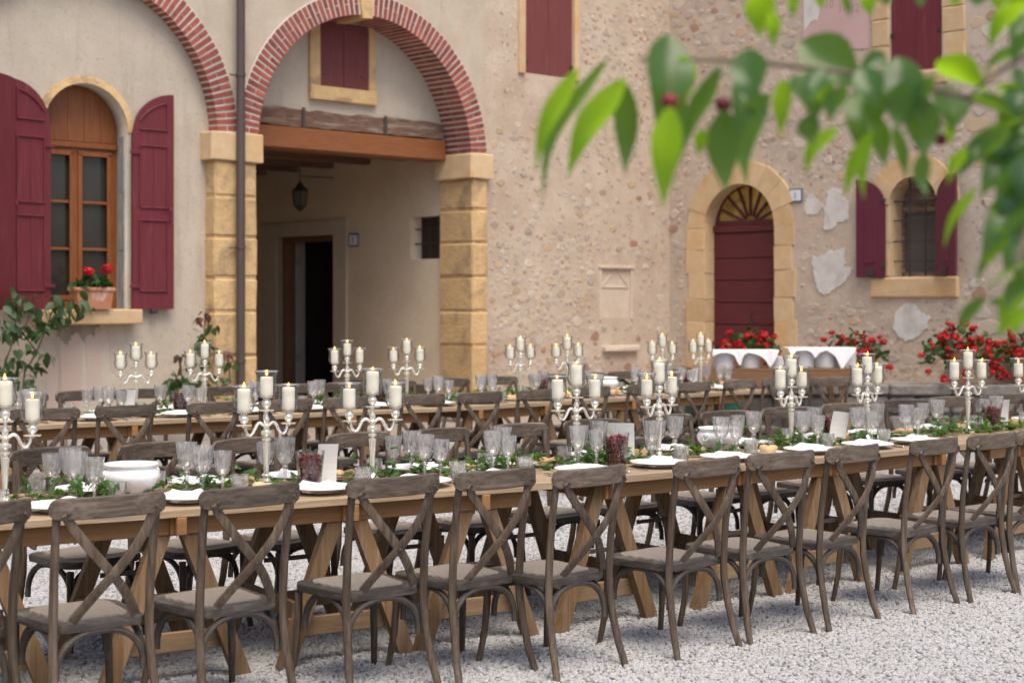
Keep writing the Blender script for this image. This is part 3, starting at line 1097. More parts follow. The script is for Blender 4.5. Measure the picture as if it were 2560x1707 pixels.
# ------------------------------------------------------------------ the rubble-stone house: wing wall (local x along it) and return wall
OR_ = OL + EL * 3.775
AR = math.atan2(-EL.x, EL.y)
stone_house = thing('stone_house', 'old rubble stone house with patchy plaster, arched red door and plum shutters', 'house', OR_, AR)
MM = lambda s, z, d: (-d, s - 3.775, z)         # return wall, s measured along the arcade facade
RR = lambda s, z, d: (s, d, z)
ret_holes = [[(.79, 4.69), (1.735, 4.69), (1.735, 6.3), (.79, 6.3)], [(2.27, 1.36), (2.96, 1.36), (2.96, 2.07), (2.27, 2.07)]]
w_ret = ob('wall', wall_mesh('wall', M['plaster_rubble'], [(.032, 0), (3.775, 0), (3.775, TOP), (.032, TOP)], ret_holes, .05, .6, MM), stone_house)
DC, DH, DS = 1.263, .629, 2.66
WC, WH, WS = 4.10, .355, 2.86
wing_holes = [arch_poly(DC, DH, .03, DS, 20), arch_poly(WC, WH, 1.92, WS, 18, .37), [(3.755, 4.57), (4.51, 4.57), (4.51, 6.2), (3.755, 6.2)]]
w_wing = ob('wall', wall_mesh('wall', M['plaster_wing'], [(-.05, 0), (9, 0), (9, TOP), (-.05, TOP)], wing_holes, .0, .6, RR), stone_house)

# ---- upper left window of the return wall
for i, s in enumerate((.80, 1.265)):
    o = MB().box((.23, 0, .85), (.458, .035, 1.75), .004).build('shutter', M['shutter_faded'], stone_house)
    o.location = MM(s, 4.67, .075)
    o.rotation_euler = (0, 0, PI / 2)
    MB().box((.02 + .41 * i, -.03, .17), (.05, .03, .05), .004).build('hinge', M['iron'], o)
for s, w in ((.735, .115), (1.785, .095)):
    rough_block(MM(s, 5.5, .04), (.05, w, 1.66), .006, 4).build('window_jamb', M['limestone_pale'], stone_house)

# ---- carved panel niche
pn = MB()
pn.box(MM(2.615, 1.715, .10), (.06, .70, .72), .006)
panel = pn.build('carved_stone_panel', M['panel_stone'], stone_house)
fr_ = MB()
for s, w in ((2.285, .05), (2.945, .05)):
    fr_.box(MM(s, 1.715, .055), (.04, w, .78), .006)
fr_.box(MM(2.615, 2.085, .05), (.06, .74, .045), .006)
fr_.box(MM(2.615, 1.80, .068), (.02, .56, .03), .004)
fr_.build('panel_frame', M['panel_stone'], panel)
ga = MB()
for sg in (-1, 1):
    ga.box(MM(2.615 + sg * .14, 1.93, .068), (.02, .36, .02), .003, Matrix.Rotation(sg * -.72, 4, 'X'))
ga.build('carved_gable', M['panel_stone'], panel)
rough_block(MM(2.68, .92, .02), (.10, .72, .09), .015, 2).build('stone_ledge', M['panel_stone'], stone_house)

# ---- arched door
def ring_stones(c, zs, r0, r1, n, parent, name, d0, d1, mat, mapf, hz=1.0, seed=1):
    r = random.Random(seed)
    edges = [PI * i / n + (r.uniform(-.05, .05) if 0 < i < n else 0) for i in range(n + 1)]
    for i in range(n):
        a0, a1 = edges[i] + .003, edges[i + 1] - .003
        ro = r1 * r.uniform(.97, 1.06)
        m = MB()
        vs = []
        dd = d0 - r.uniform(0, .012)
        for d in (dd, d1):
            for k in range(4):
                a = a0 + (a1 - a0) * k / 3
                vs.append(mapf(c + r0 * math.cos(a), zs + r0 * hz * math.sin(a), d))
            for k in range(4):
                a = a1 + (a0 - a1) * k / 3
                vs.append(mapf(c + ro * math.cos(a), zs + ro * hz * math.sin(a), d))
        m.add(vs, [tuple(range(8)), tuple(range(15, 7, -1))] + [(j, j + 8, (j + 1) % 8 + 8, (j + 1) % 8) for j in range(8)])
        m.build(name, mat, parent)


dm = wall_mesh('arched_door', M['door_red'], arch_poly(DC, DH + .01, .05, DS, 24), [[(DC + (DH - .05) * math.cos(PI * i / 18), DS + .10 + (DH - .14) * math.sin(PI * i / 18)) for i in range(19)]], -.0 + .22, .30, RR)
door = ob('arched_door', dm, stone_house)
zz = [.60, .94, 1.26, 1.575, 1.895, 2.215, 2.58]
for i in range(6):
    MB().box((DC, .205, (zz[i] + zz[i + 1]) / 2), (1.24, .035, zz[i + 1] - zz[i] - .012), .006).build('door_plank', M['door_red'], door)
MB().box((DC, .195, 2.64), (1.255, .06, .10), .008).build('transom', M['door_red'], door)
fp = [(DC + (DH - .02) * math.cos(PI * i / 18), DS + .06 + (DH - .08) * math.sin(PI * i / 18)) for i in range(19)]
MB().prism(fp, .265, .275).build('fanlight_pane', M['fan_glass'], door)
for i in range(1, 8):
    a = PI * i / 8
    mm = MB()
    mm.sweep([(DC + .12 * math.cos(a), .245, DS + .04 + .12 * math.sin(a)), (DC + .56 * math.cos(a), .245, DS + .06 + .53 * math.sin(a))],
             [(-.014, -.02), (.014, -.02), (.014, .02), (-.014, .02)], up=(0, 1, 0))
    mm.build('fanlight_bar', M['door_red'], door)
hp = [(DC + .13 * math.cos(PI * i / 10), DS - .03 + .13 * math.sin(PI * i / 10)) for i in range(11)]
MB().prism(hp, .21, .26).build('fanlight_hub', M['door_red'], door)
MB().tube([(DC + .08, .185, 1.42), (DC + .08, .155, 1.42), (DC + .08, .155, 1.30), (DC + .08, .185, 1.30)], .012, 6).build('handle', M['iron'], door)
ring_stones(DC, DS, DH - .004, .945, 9, stone_house, 'voussoir', -.025, .30, M['limestone_pale'], RR, .97, 3)
jz = [2.72, 2.34, 2.0, 1.62, 1.30, .95, .5]
for i in range(6):
    z1, z0 = jz[i], jz[i + 1]
    wl = (.34, .35, .30, .36, .33, .36)[i]
    rough_block((DC - DH - wl / 2 + .005, .13, (z0 + z1) / 2), (wl, .31, z1 - z0 - .005), .006, i).build('jamb_stone', M['limestone_pale'], stone_house)
    wr = (.33, .30, .36, .32, .38, .40)[i]
    rough_block((DC + DH + wr / 2 - .005, .13, (z0 + z1) / 2 + .03), (wr, .31, z1 - z0 - .005), .006, i + 20).build('jamb_stone', M['limestone_pale'], stone_house)

# ---- barred window with plum shutters
wb = MB().box((WC, .33, 2.3), (.74, .03, .95))
bw = wb.build('barred_window', M['screen_glass'], stone_house)
MB().prism([(WC + .36 * math.cos(PI * i / 12), 2.84 + .38 * math.sin(PI * i / 12)) for i in range(13)], .30, .34).build('wooden_lunette', M['old_beam'], bw)
wfm = MB()
wfm.box((WC, .30, 2.80), (.72, .06, .09), .006)
for sg in (-1, 1):
    wfm.box((WC + sg * .335, .30, 2.38), (.05, .05, .92), .005)
wfm.box((WC, .30, 1.95), (.72, .05, .06), .005)
wfm.build('window_frame', M['old_beam'], bw)
for x in (-.11, .12):
    MB().tube([(WC + x, .09, 1.92), (WC + x, .09, 3.2)], .014, 6).build('window_bar', M['iron'], bw)
for z in (2.12, 2.38, 2.65, 2.9):
    MB().tube([(WC - .40, .09, z), (WC + .37, .09, z)], .010, 6).build('window_bar', M['iron'], bw)
ring_stones(WC, WS, WH - .003, .66, 5, stone_house, 'voussoir', -.02, .28, M['limestone_pale'], RR, 1.0, 7)
for sg in (-1, 1):
    for i, (z0, z1) in enumerate(((1.92, 2.36), (2.36, 2.86))):
        rough_block((WC + sg * (WH + .075), .13, (z0 + z1) / 2), (.16, .30, z1 - z0 - .01), .008, i).build('jamb_stone', M['limestone_pale'], stone_house)
rough_block((4.11, .06, 1.775), (1.30, .20, .265), .02, 6).build('window_sill', M['limestone_pale'], stone_house)
def plum(flip):
    s = leaf_shutter('shutter', .42, .93, 1.29, stone_house, M['shutter_plum'], [], flip)
    sg = -1 if flip else 1
    MB().box((sg * .21, -.02, .55), (.17, .014, .74), .005).build('panel_moulding', M['shutter_plum'], s)
    for z in (.14, 1.0):
        MB().box((sg * .01, -.02, z), (.06, .02, .05), .004).build('hinge', M['iron'], s)
    MB().box((sg * .2, -.03, .06), (.10, .02, .09), .004).build('latch', M['iron'], s)
    return s
sp = plum(True)
sp.location = (3.705, -.05, 1.915)
sp.rotation_euler = (0, 0, rad(4))
sp = plum(False)
sp.location = (4.465, -.05, 1.915)
sp.rotation_euler = (0, 0, rad(-24))

# ---- upper right window
for i, s in enumerate((3.765, 4.135)):
    o = MB().box((.183, 0, .8), (.364, .035, 1.65), .004).build('shutter', M['shutter_red'], stone_house)
    o.location = (s, .02, 4.56)
    MB().box((.02 + .32 * i, -.02, .5), (.05, .03, .05), .004).build('hinge', M['iron'], o)
r9 = random.Random(4)
for s0, s1, rows in ((3.48, 3.75, (4.60, 4.93, 5.28, 5.6, 5.95)), (4.52, 4.85, (4.58, 5.0, 5.32, 5.75, 6.1))):
    for i in range(len(rows) - 1):
        rough_block(((s0 + s1) / 2 + r9.uniform(-.02, .02), .10, (rows[i] + rows[i + 1]) / 2), (s1 - s0 + r9.uniform(-.03, .03), .26, rows[i + 1] - rows[i] - .012), .012, i).build('jamb_stone', M['limestone_pale'], stone_house)
rough_block((4.13, .06, 4.46), (.95, .2, .17), .015, 6).build('window_sill', M['limestone_pale'], stone_house)

# ---- pink painted sundial patch with faded hour numerals, and white plaster repairs
def slab(name, poly, mat, d, th, seed, jag=.03, parent=None, sub=3):
    r = random.Random(seed)
    pts = []
    for i in range(len(poly)):
        a, b_ = Vector(poly[i]), Vector(poly[(i + 1) % len(poly)])
        for k in range(sub):
            p = a.lerp(b_, k / sub)
            pts.append((p.x + r.uniform(-jag, jag) * .5, p.y + r.uniform(-jag, jag) * .5))
    return MB().prism(pts, d, d + th).build(name, mat, parent or stone_house)


pk = slab('painted_sundial_patch', [(2.37, 5.06), (3.44, 4.93), (3.44, 6.2), (2.37, 6.3)], M['pink_plaster'], -.012, .02, 3, .015)
slab('peeled_plaster', [(2.385, 5.28), (2.52, 5.40), (2.62, 5.45), (2.70, 5.75), (2.74, 6.0), (2.385, 6.2)], M['white_plaster'], -.017, .016, 5, .06, pk)
for tx, s, z in (("10", 2.80, 5.60), ("11", 3.02, 5.52), ("12", 3.21, 5.49)):
    o = ob('numeral', text_mesh(tx, .16, M['faded_ink'], .0006), pk, (s, -.0125, z), (PI / 2, 0, 0))
def rpix(u, v):
    t_ = (u - CX) / F_PX
    ex, ey = math.cos(AR), math.sin(AR)
    s = (t_ * OR_.y - OR_.x) / (ex - ey * t_)
    return (s, CAM_H - (v - HOR) / F_PX * (OR_.y + ey * s))
for k, poly in enumerate(([(2014, 536), (2010, 515), (2018, 490), (2034, 486), (2040, 498), (2055, 510), (2052, 530), (2034, 534)],
                          [(2060, 573), (2064, 510), (2070, 474), (2100, 470), (2106, 490), (2123, 508), (2122, 550), (2098, 556), (2080, 572)],
                          [(2029, 645), (2070, 632), (2108, 620), (2112, 668), (2132, 672), (2126, 690), (2090, 720), (2062, 738), (2046, 732), (2038, 690)],
                          [(2232, 815), (2244, 775), (2262, 758), (2290, 762), (2300, 778), (2328, 796), (2318, 824), (2272, 852), (2245, 842)])):
    slab('plaster_repair', [rpix(*p) for p in poly], M['white_plaster'], -.010 - .001 * k, .03, k + 20, .045, None, 6)

# ---- stones showing through the plaster
sk = {}
def stone_shape(k, mi):
    if (k, mi) not in sk:
        r = random.Random(100 + k)
        n = r.choice((6, 7, 8, 9))
        rr = [r.uniform(.40, .55) for _ in range(n)]
        sq = r.uniform(.0, .6)
        m = MB()
        vs = []
        for sc, d in ((1.0, .3), (.95, -.55), (.84, -1.0)):
            for i in range(n):
                a = 2 * PI * (i + .22 * math.sin(3.1 * i + k)) / n + .2
                q = rr[i] * sc * (1 + sq * .18 * (abs(math.cos(2 * a))))
                vs.append((q * math.cos(a), d, q * math.sin(a)))
        fs = [(j * n + i, j * n + (i + 1) % n, (j + 1) * n + (i + 1) % n, (j + 1) * n + i) for j in range(2) for i in range(n)]
        fs.append(tuple(range(2 * n, 3 * n)))
        m.add(vs, fs)
        sk[(k, mi)] = m.mesh('stone', M['stone%d' % mi], 50)
    return sk[(k, mi)]


def scatter_stones(parent, mapf, face_rz, rects, blocks, count, sizef, seed, d_face, weights, singles=148):
    r = random.Random(seed)
    placed, todo = [], []
    tries = 0
    while len(placed) < count and tries < count * 60:
        tries += 1
        x0, x1, z0, z1 = r.choices(rects, [b_[4] for b_ in rects])[0][:4]
        s, z = r.uniform(x0, x1), r.uniform(z0, z1)
        w, h = sizef(r, s, z)
        if any(s + w / 2 > b_[0] and s - w / 2 < b_[1] and z + h / 2 > b_[2] and z - h / 2 < b_[3] for b_ in blocks):
            continue
        if any(abs(s - p[0]) < (w + p[2]) * .43 and abs(z - p[1]) < (h + p[3]) * .43 for p in placed):
            continue
        placed.append((s, z, w, h))
        mi = r.choices(range(6), weights(s, z))[0]
        todo.append((w * h, stone_shape(r.randrange(9), mi), mi, mapf(s, z, d_face), r.uniform(-.3, .3), (w, r.uniform(.002, .009), h)))
    todo.sort(key=lambda q: -q[0])
    for _, me, mi, loc, ry, sc in todo[:singles]:
        ob('stone', me, parent, loc, (0, ry, face_rz), sc)
    allv, allf, idx = [], [], []
    for _, me, mi, loc, ry, sc in todo[singles:]:
        T = Matrix.Translation(loc) @ Euler((0, ry, face_rz)).to_matrix().to_4x4() @ Matrix.Diagonal((sc[0], sc[1], sc[2], 1))
        o_ = len(allv)
        allv += [tuple(T @ v.co) for v in me.vertices]
        for p in me.polygons:
            allf.append(tuple(i + o_ for i in p.vertices))
            idx.append(mi)
    if allv:
        me = bpy.data.meshes.new('small_stones')
        me.from_pydata(allv, [], allf)
        for i in range(6):
            me.materials.append(M['stone%d' % i])
        me.polygons.foreach_set('material_index', idx)
        me.update()
        ob('small_stones', me, parent)['kind'] = 'stuff'


def sz_ret(r, s, z):
    k = r.choice((.055, .075, .10, .14)) if z < 3.3 else r.choice((.05, .065, .085, .11))
    return k * r.uniform(.9, 1.5), k * r.uniform(.7, 1.05)
scatter_stones(w_ret, MM, PI / 2, [(.15, 2.3, .35, 2.6, 6), (.2, 3.7, .3, 2.5, 5), (2.0, 3.7, 3.8, 6.0, 6), (.1, 3.7, 2.5, 4.0, 2), (1.9, 2.2, 4.2, 5.6, .6)],
               [(.64, 1.86, 4.5, 7), (2.2, 3.06, 1.25, 2.2), (2.25, 3.1, .84, 1.0)], 760, sz_ret, 5, .05,
               lambda s, z: (6, 3, 4, 1.5, .8, 5) if z > 1.1 else (4, 2, 3, 2, 3, 4))


def sz_wing(r, s, z):
    if s > 4.9:
        k = r.choice((.17, .22, .28))
        return k * r.uniform(1.0, 1.9), k * r.uniform(.8, 1.05)
    k = r.choice((.065, .09, .13, .18))
    return k * r.uniform(.9, 1.7), k * r.uniform(.6, 1.0)
scatter_stones(w_wing, RR, 0, [(.0, .45, .7, 5.5, 2.5), (2.3, 5.3, .6, 1.95, 5), (2.3, 3.4, 1.9, 4.6, 2.6), (4.85, 6.6, .6, 5.9, 9), (.0, 2.3, 3.55, 6.2, 6), (2.3, 3.6, 3.5, 4.9, 3), (3.4, 4.9, 3.4, 4.35, 2)],
               [(.28, 2.30, .4, 3.42), (.5, 2.0, 3.4, 3.66), (3.24, 4.92, 1.92, 3.3), (3.40, 4.80, 1.62, 1.94), (3.6, 4.6, 3.2, 3.45), (3.46, 4.88, 4.36, 6.3), (2.34, 3.46, 4.9, 6.3),
                (2.14, 2.38, 2.93, 3.16), (2.39, 3.18, 2.4, 3.2), (2.5, 3.2, 1.6, 2.35), (3.76, 4.42, 1.0, 1.6)], 620, sz_wing, 8, 0.0,
               lambda s, z: (5, 5, 2, 1, 1, 3) if s > 4.8 else (5, 2.5, 3.5, 1.2, 1.2, 5))

# ---- house number plates
def number_plate(label, loc, rot, par_ang):
    t = thing('house_number_plate', label, 'number plate', loc, par_ang)
    MB().box((0, 0, 0), (.235, .016, .195), .02).build('rim', M['enamel_rim'], t)
    MB().box((0, -.010, 0), (.18, .012, .145), .015).build('plate', M['enamel'], t)
    ob('numeral', text_mesh("1", .13, M['enamel_rim'], .001), t, (0, -.0175, 0), (PI / 2, 0, 0))
    return t


number_plate('small white enamel number plate reading 1, right of the arched red door', OR_ + Vector((math.cos(AR), math.sin(AR), 0)) * 2.25 + Vector((0, 0, 3.05)) - Vector((-math.sin(AR), math.cos(AR), 0)) * .012, 0, AR)
pl = house.matrix_basis @ Vector((SW - .012, 2.56, 2.47))
number_plate('small dim number plate reading 1 on the passage wall beside the open dark doorway', OL + EL * (SW - .012) + NL * 2.56 + Vector((0, 0, 2.47)), 0, AL - PI / 2)

# ---- hanging lantern in the passage
LS, LD, LZ = -.755, 3.05, 2.825
t = thing('hanging_lantern', 'black iron lantern hanging in the shadow of the passage above the doorway', 'lantern', OL + EL * LS + NL * LD + Vector((0, 0, LZ)), AL)
t.scale = (.84, .84, .84)
MB().lathe([(.012, .06), (.07, .10), (.10, .14), (.115, .16)], 6).build('lantern_base', M['iron'], t)
MB().lathe([(.11, .16), (.135, .40)], 6).build('lantern_glass', M['screen_glass'], t)
for k in range(6):
    a = PI / 3 * k
    MB().tube([(.113 * math.cos(a), .113 * math.sin(a), .155), (.14 * math.cos(a), .14 * math.sin(a), .405)], .010, 5).build('lantern_bar', M['iron'], t)
MB().lathe([(.165, .40), (.15, .42), (.06, .50), (.05, .53), (.02, .55), (.014, .60), (0.0, .61)], 6).build('lantern_roof', M['iron'], t)
MB().tube([(0, 0, .60), (0, 0, .78)], .008, 6).build('hanging_rod', M['iron'], t)
MB().tube([(-.02, 0, .66), (.9, 0, .66)], .009, 6).build('wall_arm', M['iron'], t)

# ------------------------------------------------------------------ terrace with stone edge in front of the stone house, paving strip
tr = MB()
tr.add([(1.5, 18.8, .02), (12, 18.7, .02), (12, 18.7, .48), (1.5, 18.8, .48), (1.5, 22.6, .02), (12, 26, .02), (12, 26, .48), (1.5, 22.6, .48)],
       [(0, 1, 2, 3), (4, 7, 6, 5), (0, 3, 7, 4), (3, 2, 6, 7), (1, 5, 6, 2)])
ter = thing('stone_terrace', 'raised dark stone terrace with a worn edge below the arched red door', 'terrace', (0, 0, 0))
tb = tr.build('terrace_wall', M['grey_stone'], ter)
x = 1.46
k = 0
rt = random.Random(3)
while x < 8.0:
    w = rt.uniform(.7, 1.25)
    rough_block((x + w / 2, 18.9 - (x - 1.5) * .0095, .545), (w - .012, .42, .125), .02, k).build('edge_slab', M['grey_stone'], ter)
    hgt = 0
    for row in range(2):
        xx = x
        while xx < x + w - .08:
            ww = min(rt.uniform(.25, .5), x + w - xx)
            rough_block((xx + ww / 2, 18.78 - (xx - 1.5) * .0095, .13 + row * .235), (ww - .02, .10, .215), .03, k * 7 + row).build('stone', M['grey_stone'], ter)
            xx += ww
    x += w
    k += 1
tt = MB()
tt.add([(1.5, 18.85, .56), (12, 18.75, .56), (12, 27, .56), (1.5, 22.7, .56)], [(0, 1, 2, 3)])
tt.build('terrace_paving', M['paving'], ter)
pv = thing('paving_strip', None, None, OL, AL)
pv['kind'] = 'structure'
rp = random.Random(2)
base = MB().add([(-12, -1.25, .008), (4.2, -1.25, .008), (4.2, 7, .008), (-12, 7, .008)], [(0, 1, 2, 3)])
structure(base.build('pavement', M['paving'], pv))
for row in range(2):
    s = -8.4
    while s < 3.2:
        w = rp.uniform(.35, .7)
        MB().box((s + w / 2, -.95 + row * .55, .018 + rp.uniform(0, .008)), (w - .015, .53, .03), .006).build('paving_slab', M['paving'], pv)
        s += w

# ------------------------------------------------------------------ tables
ORD = ['first', 'second', 'third', 'fourth', 'fifth', 'sixth', 'seventh', 'eighth', 'ninth', 'tenth', 'eleventh', 'twelfth', 'thirteenth', 'fourteenth', 'fifteenth']
TW = 0.88
TH = 0.75


class Run:
    """a straight table: origin at its near left corner, x along it, y across to the far side"""
    def __init__(s, p, ang, length):
        s.p, s.a, s.L = Vector((p[0], p[1], 0)), ang, length
        s.e = Vector((math.cos(ang), math.sin(ang), 0))
        s.n = Vector((-s.e.y, s.e.x, 0))

    def at(s, x, y, z=0.0):
        return s.p + s.e * x + s.n * y + Vector((0, 0, z))

    def hit(s, u, y):
        t = (u - CX) / F_PX
        o = s.p + s.n * y
        return (t * o.y - o.x) / (s.e.x - s.e.y * t)


J = (.345, 7.584)
a1, a2 = rad(31.5), rad(38)
runA = Run((J[0] - 3.9 * math.cos(a1), J[1] - 3.9 * math.sin(a1)), a1, 3.9 - .006)
runB = Run(J, a2, 3.12)
pC = runB.at(3.13, .0)
runC = Run((pC.x, pC.y), rad(38.5), 2.6)
a3, a4 = rad(32.7), rad(40)
JF = (-.42, 12.75)
runD = Run((JF[0] - 4.6 * math.cos(a3), JF[1] - 4.6 * math.sin(a3)), a3, 4.6 - .006)
runE = Run(JF, a4, 3.77)
FRONT, REAR = [runA, runB, runC], [runD, runE]


def locate(rows, u, y):
    """which table of a row carries the line y at image column u, and where along it"""
    for i, r in enumerate(rows):
        x = r.hit(u, y)
        lo = -9 if i == 0 else -.02
        hi = 9 if i == len(rows) - 1 else r.L + .01
        if lo <= x <= hi:
            return r, x
    return (rows[0], rows[0].hit(u, y)) if u < 1280 else (rows[-1], rows[-1].hit(u, y))


def trestle_parts(t, x):
    MB().box((x, TW / 2, .675), (.07, TW - .08, .085), .006).build('trestle_beam', M['plank_apron'], t)
    for y in (.10, TW - .10):
        sg = -1 if y < .4 else 1
        for sx in (-1, 1):
            m = MB()
            m.sweep([(x + sx * .035, y + sg * .0, .70), (x + sx * .30, y + sg * .012, .0)], [(-.024, -.036), (.024, -.036), (.024, .036), (-.024, .036)], up=(1, 0, 0))
            m.build('trestle_leg', M['trestle'], t)
        MB().box((x, y - sg * .032, .17), (.52, .022, .085), .004).build('crossbar', M['trestle_bar'], t)
        MB().box((x, y - sg * .03, .37), (.24, .006, .022)).build('metal_stay', M['pipe'], t)
        MB().box((x, y + sg * .075, .675), (.045, .05, .075), .004).build('beam_end', M['plank_apron'], t)
    for sx in (-1, 1):
        MB().box((x + sx * .215, TW / 2, .235), (.022, TW - .2, .085), .004).build('stretcher', M['trestle'], t)


def make_table(run, label, trestles, seed):
    r = random.Random(seed)
    t = thing('trestle_table', label, 'table', run.p, run.a, 'long trestle tables')
    nb = 4
    w = TW / nb
    for k in range(nb):
        cuts = [0.0, run.L]
        if k in (1, 2):
            cuts = [0.0, run.L * r.uniform(.4, .6), run.L]
        for i in range(len(cuts) - 1):
            x0, x1 = cuts[i] + .002, cuts[i + 1] - .002
            m = MB()
            n = 14
            z0 = r.uniform(-.002, .002)
            vs, fs = [], []
            for q in range(n + 1):
                x = x0 + (x1 - x0) * q / n
                yl = k * w + .002 + (r.uniform(-.006, .006) if k == 0 else 0)
                yr = (k + 1) * w - .002 + (r.uniform(-.006, .006) if k == nb - 1 else 0)
                zt = TH + z0 + r.uniform(-.0012, .0012)
                zb = TH - .034 + r.uniform(-.003, .003)
                vs += [(x, yl, zb), (x, yl, zt - .004), (x, yl + .005, zt), (x, yr - .005, zt), (x, yr, zt - .004), (x, yr, zb)]
            for q in range(n):
                for j in range(6):
                    j2 = (j + 1) % 6
                    fs.append((q * 6 + j, q * 6 + j2, q * 6 + 6 + j2, q * 6 + 6 + j))
            fs += [tuple(range(6)), tuple(n * 6 + j for j in reversed(range(6)))]
            m.add(vs, fs).build('plank', M['plank_top'], t)
    for y in (.075, TW - .075):
        MB().box((run.L / 2, y, .674), (run.L - .5, .024, .082), .004).build('apron_board', M['plank_apron'], t)
    for x in trestles:
        trestle_parts(t, x)
    return t


def tx(run, us, y=.1):
    out = []
    for u in us:
        x = run.hit(u / .91875, y)
        out.append(min(max(x, .22), run.L - .22))
    return out


make_table(runA, 'long plank trestle table at the front left, its worn boards nearest the camera', tx(runA, (-60, 400, 793, 1093)), 1)
make_table(runB, 'plank trestle table at the front right, orange apron boards, joined to the left one', tx(runB, (1381, 1690, 1898, 2138)), 2)
make_table(runC, 'front trestle table that continues out of the right edge of the picture', tx(runC, (2330, 2480, 2620)), 3)
make_table(runD, 'plank trestle table in the rear row, before the arched window and passage', tx(runD, (60, 300, 560, 800)), 4)
make_table(runE, 'plank trestle table in the rear row, before the rubble wall and red door', tx(runE, (1030, 1240, 1440, 1640)), 5)

# ------------------------------------------------------------------ cross-back chairs
def chair_meshes():
    P = {}
    hw = .19
    def seat_outline(k, n=8):
        pts = []
        for cx, cy, a0 in ((.128, .130, 0), (-.128, .130, PI / 2), (-.125, -.148, PI), (.125, -.148, 1.5 * PI)):
            rr = (.085 if cy > 0 else .058) * k
            for i in range(n):
                a = a0 + PI / 2 * i / (n - 1)
                pts.append((cx * k * 1.0 + rr * math.cos(a), cy * k * 1.0 + rr * math.sin(a)))
        return pts
    m = MB()
    o1, o2 = seat_outline(1.0), seat_outline(.8)
    n = len(o1)
    vs = [(x, y, .386) for x, y in o1] + [(x * 1.012, y * 1.012, .398) for x, y in o1] + [(x, y, .418) for x, y in o1] + [(x, y, .422) for x, y in o2]
    fs = [tuple(reversed(range(n)))]
    for j in range(3):
        for i in range(n):
            i2 = (i + 1) % n
            fs.append((j * n + i, j * n + i2, (j + 1) * n + i2, (j + 1) * n + i))
    fs.append(tuple(3 * n + i for i in range(n)))
    P['seat'] = [(m.add(vs, fs).mesh('seat', M['seat_frame'], 35), None)]
    m = MB()
    o3 = seat_outline(.76)
    vs = [(x, y, .420) for x, y in o3] + [(x, y, .428) for x, y in [(a * .985, b * .985) for a, b in o3]] + [(x * .5, y * .5, .432) for x, y in o3]
    fs = []
    for j in range(2):
        for i in range(n):
            i2 = (i + 1) % n
            fs.append((j * n + i, j * n + i2, (j + 1) * n + i2, (j + 1) * n + i))
    fs.append(tuple(2 * n + i for i in range(n)))
    P['rattan_panel'] = [(m.add(vs, fs).mesh('rattan_panel', M['rattan'], 35), None)]
    oval = [(.0175 * math.cos(2 * PI * k / 10), .0155 * math.sin(2 * PI * k / 10)) for k in range(10)]
    P['back_leg'], P['front_leg'], P['cross_slat'], P['brace'], P['rivet'] = [], [], [], [], []
    posts = {}
    for sg in (-1, 1):
        pts = [(sg * .215, -.285, 0), (sg * .203, -.252, .10), (sg * .194, -.225, .22), (sg * .190, -.208, .33), (sg * .189, -.206, .41), (sg * .190, -.218, .58), (sg * .193, -.238, .72), (sg * .196, -.262, .853)]
        posts[sg] = pts
        P['back_leg'].append((MB().sweep(pts, oval, (0, 1, 0), [.92, 1, 1.04, 1.06, 1.05, 1, .96, .92]).mesh('back_leg', M['chair_post'], True), None))
        pts = [(sg * .190, .180, .375), (sg * .190, .182, .27), (sg * .196, .190, .15), (sg * .212, .214, 0)]
        P['front_leg'].append((MB().sweep(pts, oval, (0, 1, 0), [1.02, 1.0, .92, .82]).mesh('front_leg', M['chair_post'], True), None))
    # curved top rail
    m = MB()
    sec = [(-.011, -.036), (-.004, -.0405), (.004, -.0405), (.011, -.036), (.012, .0), (.010, .036), (.003, .041), (-.005, .041), (-.011, .034)]
    pts, sc = [], []
    for t in (-1, -.992, -.97, -.93, -.88, -.8, -.65, -.45, -.25, 0, .25, .45, .65, .8, .88, .93, .97, .992, 1):
        x = .230 * t
        y = -.332 + .068 * t * t
        pts.append((x, y, .860 - .004 * t * t))
        q = min(1.0, max(0.0, (abs(t) - .84) / .16))
        sc.append(max(.12, math.sqrt(1 - q * q)))
    P['top_rail'] = [(m.sweep(pts, sec, (0, 0, 1), sc).mesh('top_rail', M['chair_rail'], True), None)]
    # crossed slats on the back
    sl = [(-.018, -.0045), (-.012, -.0065), (.012, -.0065), (.018, -.0045), (.018, .0045), (.012, .006), (-.012, .006), (-.018, .0045)]
    for sg in (-1, 1):
        pts = []
        for i in range(13):
            t = i / 12
            x = sg * (.180 - .305 * t + .010 * math.sin(PI * 2 * t))
            z = .842 - .41 * t
            yb = -.214 - .060 * ((z - .42) / .44) ** 1.4 if z > .42 else -.21
            y = yb - .060 * math.sin(PI * t) - .012 - (.010 if sg > 0 else .0) * math.sin(PI * t)
            if t == 0:
                y = -.332 + .068 * (.178 / .228) ** 2 - .018
            pts.append((x, y, z))
        P['cross_slat'].append((MB().sweep(pts, sl, (0, 1, .15)).mesh('cross_slat', M['chair_post'], True), None))
        P['rivet'].append((MB().blob((sg * .172, -.315, .845), (.007, .005, .007), 7, 5).mesh('rivet', M['chair_dark'], True), None))
    P['rivet'].append((MB().blob((0, -.318, .598), (.006, .004, .006), 7, 5).mesh('rivet', M['chair_dark'], True), None))
    # bentwood braces under the seat
    cor = {('b', -1): (-.191, -.212), ('b', 1): (.191, -.212), ('f', -1): (-.190, .176), ('f', 1): (.190, .176)}
